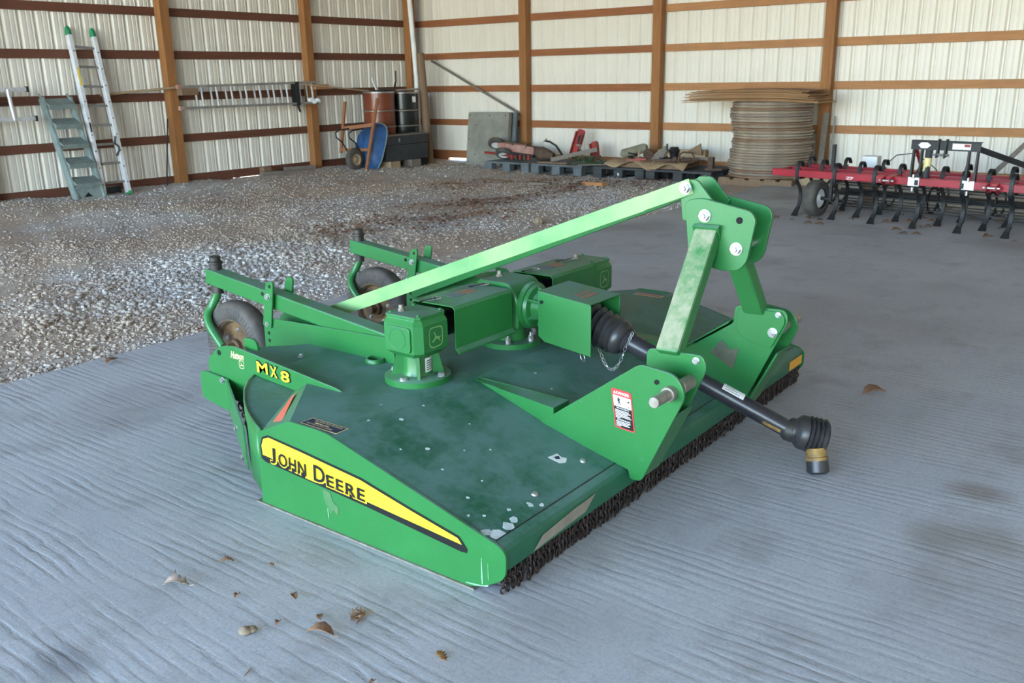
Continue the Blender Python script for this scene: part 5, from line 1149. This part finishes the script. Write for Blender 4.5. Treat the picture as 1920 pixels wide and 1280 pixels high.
# ------------------------------------------------------------------ leaves and litter
def leaf(x, y, L, rz, mat, label, curl=.25, kind='oak', group=None, z0=0, name='dead_leaf'):
    side_ = [(0,.03),(.1,.05),(.2,.22),(.28,.1),(.4,.30),(.48,.13),(.6,.34),(.7,.14),(.82,.22),(.9,.08),(1,.0)] if kind == 'oak' else [(0,.03),(.15,.2),(.4,.30),(.7,.24),(.9,.1),(1,0)]
    lr = random.Random(int(x*1000+y*77)); mb = MB(); V = []; n = len(side_)
    for t, w_ in side_:
        cz = curl*L*(.18*math.sin(t*PI)+.05*lr.random())
        for s_ in (-1,0,1): ww = w_*(1+.3*lr.uniform(-1,1))*s_; V.append(((t-.5)*L, ww*L, .004+cz+abs(ww)*L*curl*1.1+ .004*lr.random()))
    mb.add(V, [f for i in range(n-1) for f in ((3*i,3*i+3,3*i+4,3*i+1),(3*i+1,3*i+4,3*i+5,3*i+2))])
    mb.tube([(-.5*L,0,.006),(-.68*L,.02*L,.008)], .0012, 5)
    o = mb.build(name, mat, smooth=60); so = o.modifiers.new('s','SOLIDIFY'); so.thickness = .0008
    o.location = (x,y,z0); o.rotation_euler = (0,0,rz); return tag(o, label, 'leaf', group)
leaf(1.345,2.378,.085,2.2,LEAFP,'pale curled oak leaf lying on the slab beside the mower deck side',.7)
leaf(1.527,2.369,.045,2.4,LEAFM,'small dark curled leaf close to the mower side panel',.8)
leaf(1.435,1.807,.085,2.0,LEAFM,'crumpled brown leaf lying on the slab beside the crushed leaf heap',.8,'x')
leaf(1.564,1.459,.055,1.2,pmat('orange_leaf',(.36,.19,.06),(.28,.13,.04),30,.8),'small flat orange-brown leaf on the slab near the mower nose',.15)
leaf(2.512,4.795,.11,.4,LEAFM,'brown leaf lying on the slab beside the gravel edge',.5)
leaf(9.69,3.347,.14,.6,LEAFM,'brown leaf lying under the first cultivator shank',.4)
cr_ = MB(); lr = random.Random(3)
for k in range(26):
    a = Vector((1.558+lr.gauss(0,.014),1.79+lr.gauss(0,.012),.004+.006*lr.random())); d = Vector((lr.uniform(-1,1),lr.uniform(-1,1),.15)).normalized()*.016; cr_.bar(a-d,a+d,.003,.0015)
tag(cr_.build('crushed_leaf', LEAFM, org=(1.558,1.79,0), smooth=0), 'crushed brown leaf heap on the slab beside the crumpled leaf', 'leaf')
for x, y, r, lb in ((1.317,1.992,.019,'rounded pale clod lying on the slab'),(1.335,1.985,.015,'small darker clod touching the pale clod')):
    tag(MB().lathe((x,y,0),(x,y,r*1.1),[(0,r*.6),(.3,r),(.7,r*.9),(1,r*.3)],9).build('clod', STONE, org=(x,y,0), smooth=50), lb, 'clod')
tag(MB().bar((1.19,1.83,.003),(1.225,1.845,.003),.003,.002).build('straw', W_TAN, org=(1.2,1.84,0), smooth=0), 'short pale straw lying on the slab', 'straw')
for x, y, s_ in ((1.52,2.02,.02),(1.42,2.17,.015),(1.40,1.95,.014),(1.49,1.87,.016),(1.60,2.23,.012),(4.376,1.118,.06),(1.37,1.53,.012)):
    leaf(x, y, s_*2, x*7, LEAFM, 'tiny brown leaf scrap lying on the slab', .6, 'x', 'leaf scraps on the slab', name='leaf_scrap')
lr = random.Random(21)
for k in range(46):
    s_ = lr.uniform(.2,3.0); t = lr.uniform(-.5,1.6); p = CM @ Vector((s_,t,0)); leaf(p.x, p.y, lr.uniform(.05,.11), lr.uniform(0,6), LEAFM, 'brown dead leaf on the floor under the cultivator', .5, 'oak' if k % 2 else 'x', 'leaves under the cultivator')
# brown leaf litter on the gravel: many small flakes
lt = MB(); cen = [(8.6,7.6),(9.3,7.5),(9.8,7.3),(7.6,6.9),(8.0,6.7),(7.0,7.3),(10.8,7.2),(10.3,8.8),(11.6,8.2),(11.3,7.3),(11.8,6.6)]
for k in range(1500):
    c = cen[lr.randrange(len(cen))]; x = c[0]+lr.gauss(0,.38); y = c[1]+lr.gauss(0,.22)
    if y < SLABY+.1: continue
    z = gz(x,y)+.02+.01*lr.random(); a = lr.uniform(0,6.3); L = lr.uniform(.015,.04); ca, sa = math.cos(a)*L, math.sin(a)*L; tl_ = lr.uniform(-.012,.012)
    lt.add([(x-ca,y-sa,z),(x+sa*.5,y-ca*.5,z+tl_),(x+ca,y+sa,z+.008),(x-sa*.5,y+ca*.5,z+.01)], [(0,1,2,3)])
lo = tag(lt.build('leaf_litter', pmat('leaf_litter_brown',(.20,.085,.04),(.13,.055,.03),30,.85), smooth=0), 'reddish brown leaf and bark litter in patches on the gravel', 'leaf litter'); lo['kind'] = 'stuff'; lo.parent = gr; del lo['category']; del lo['label']
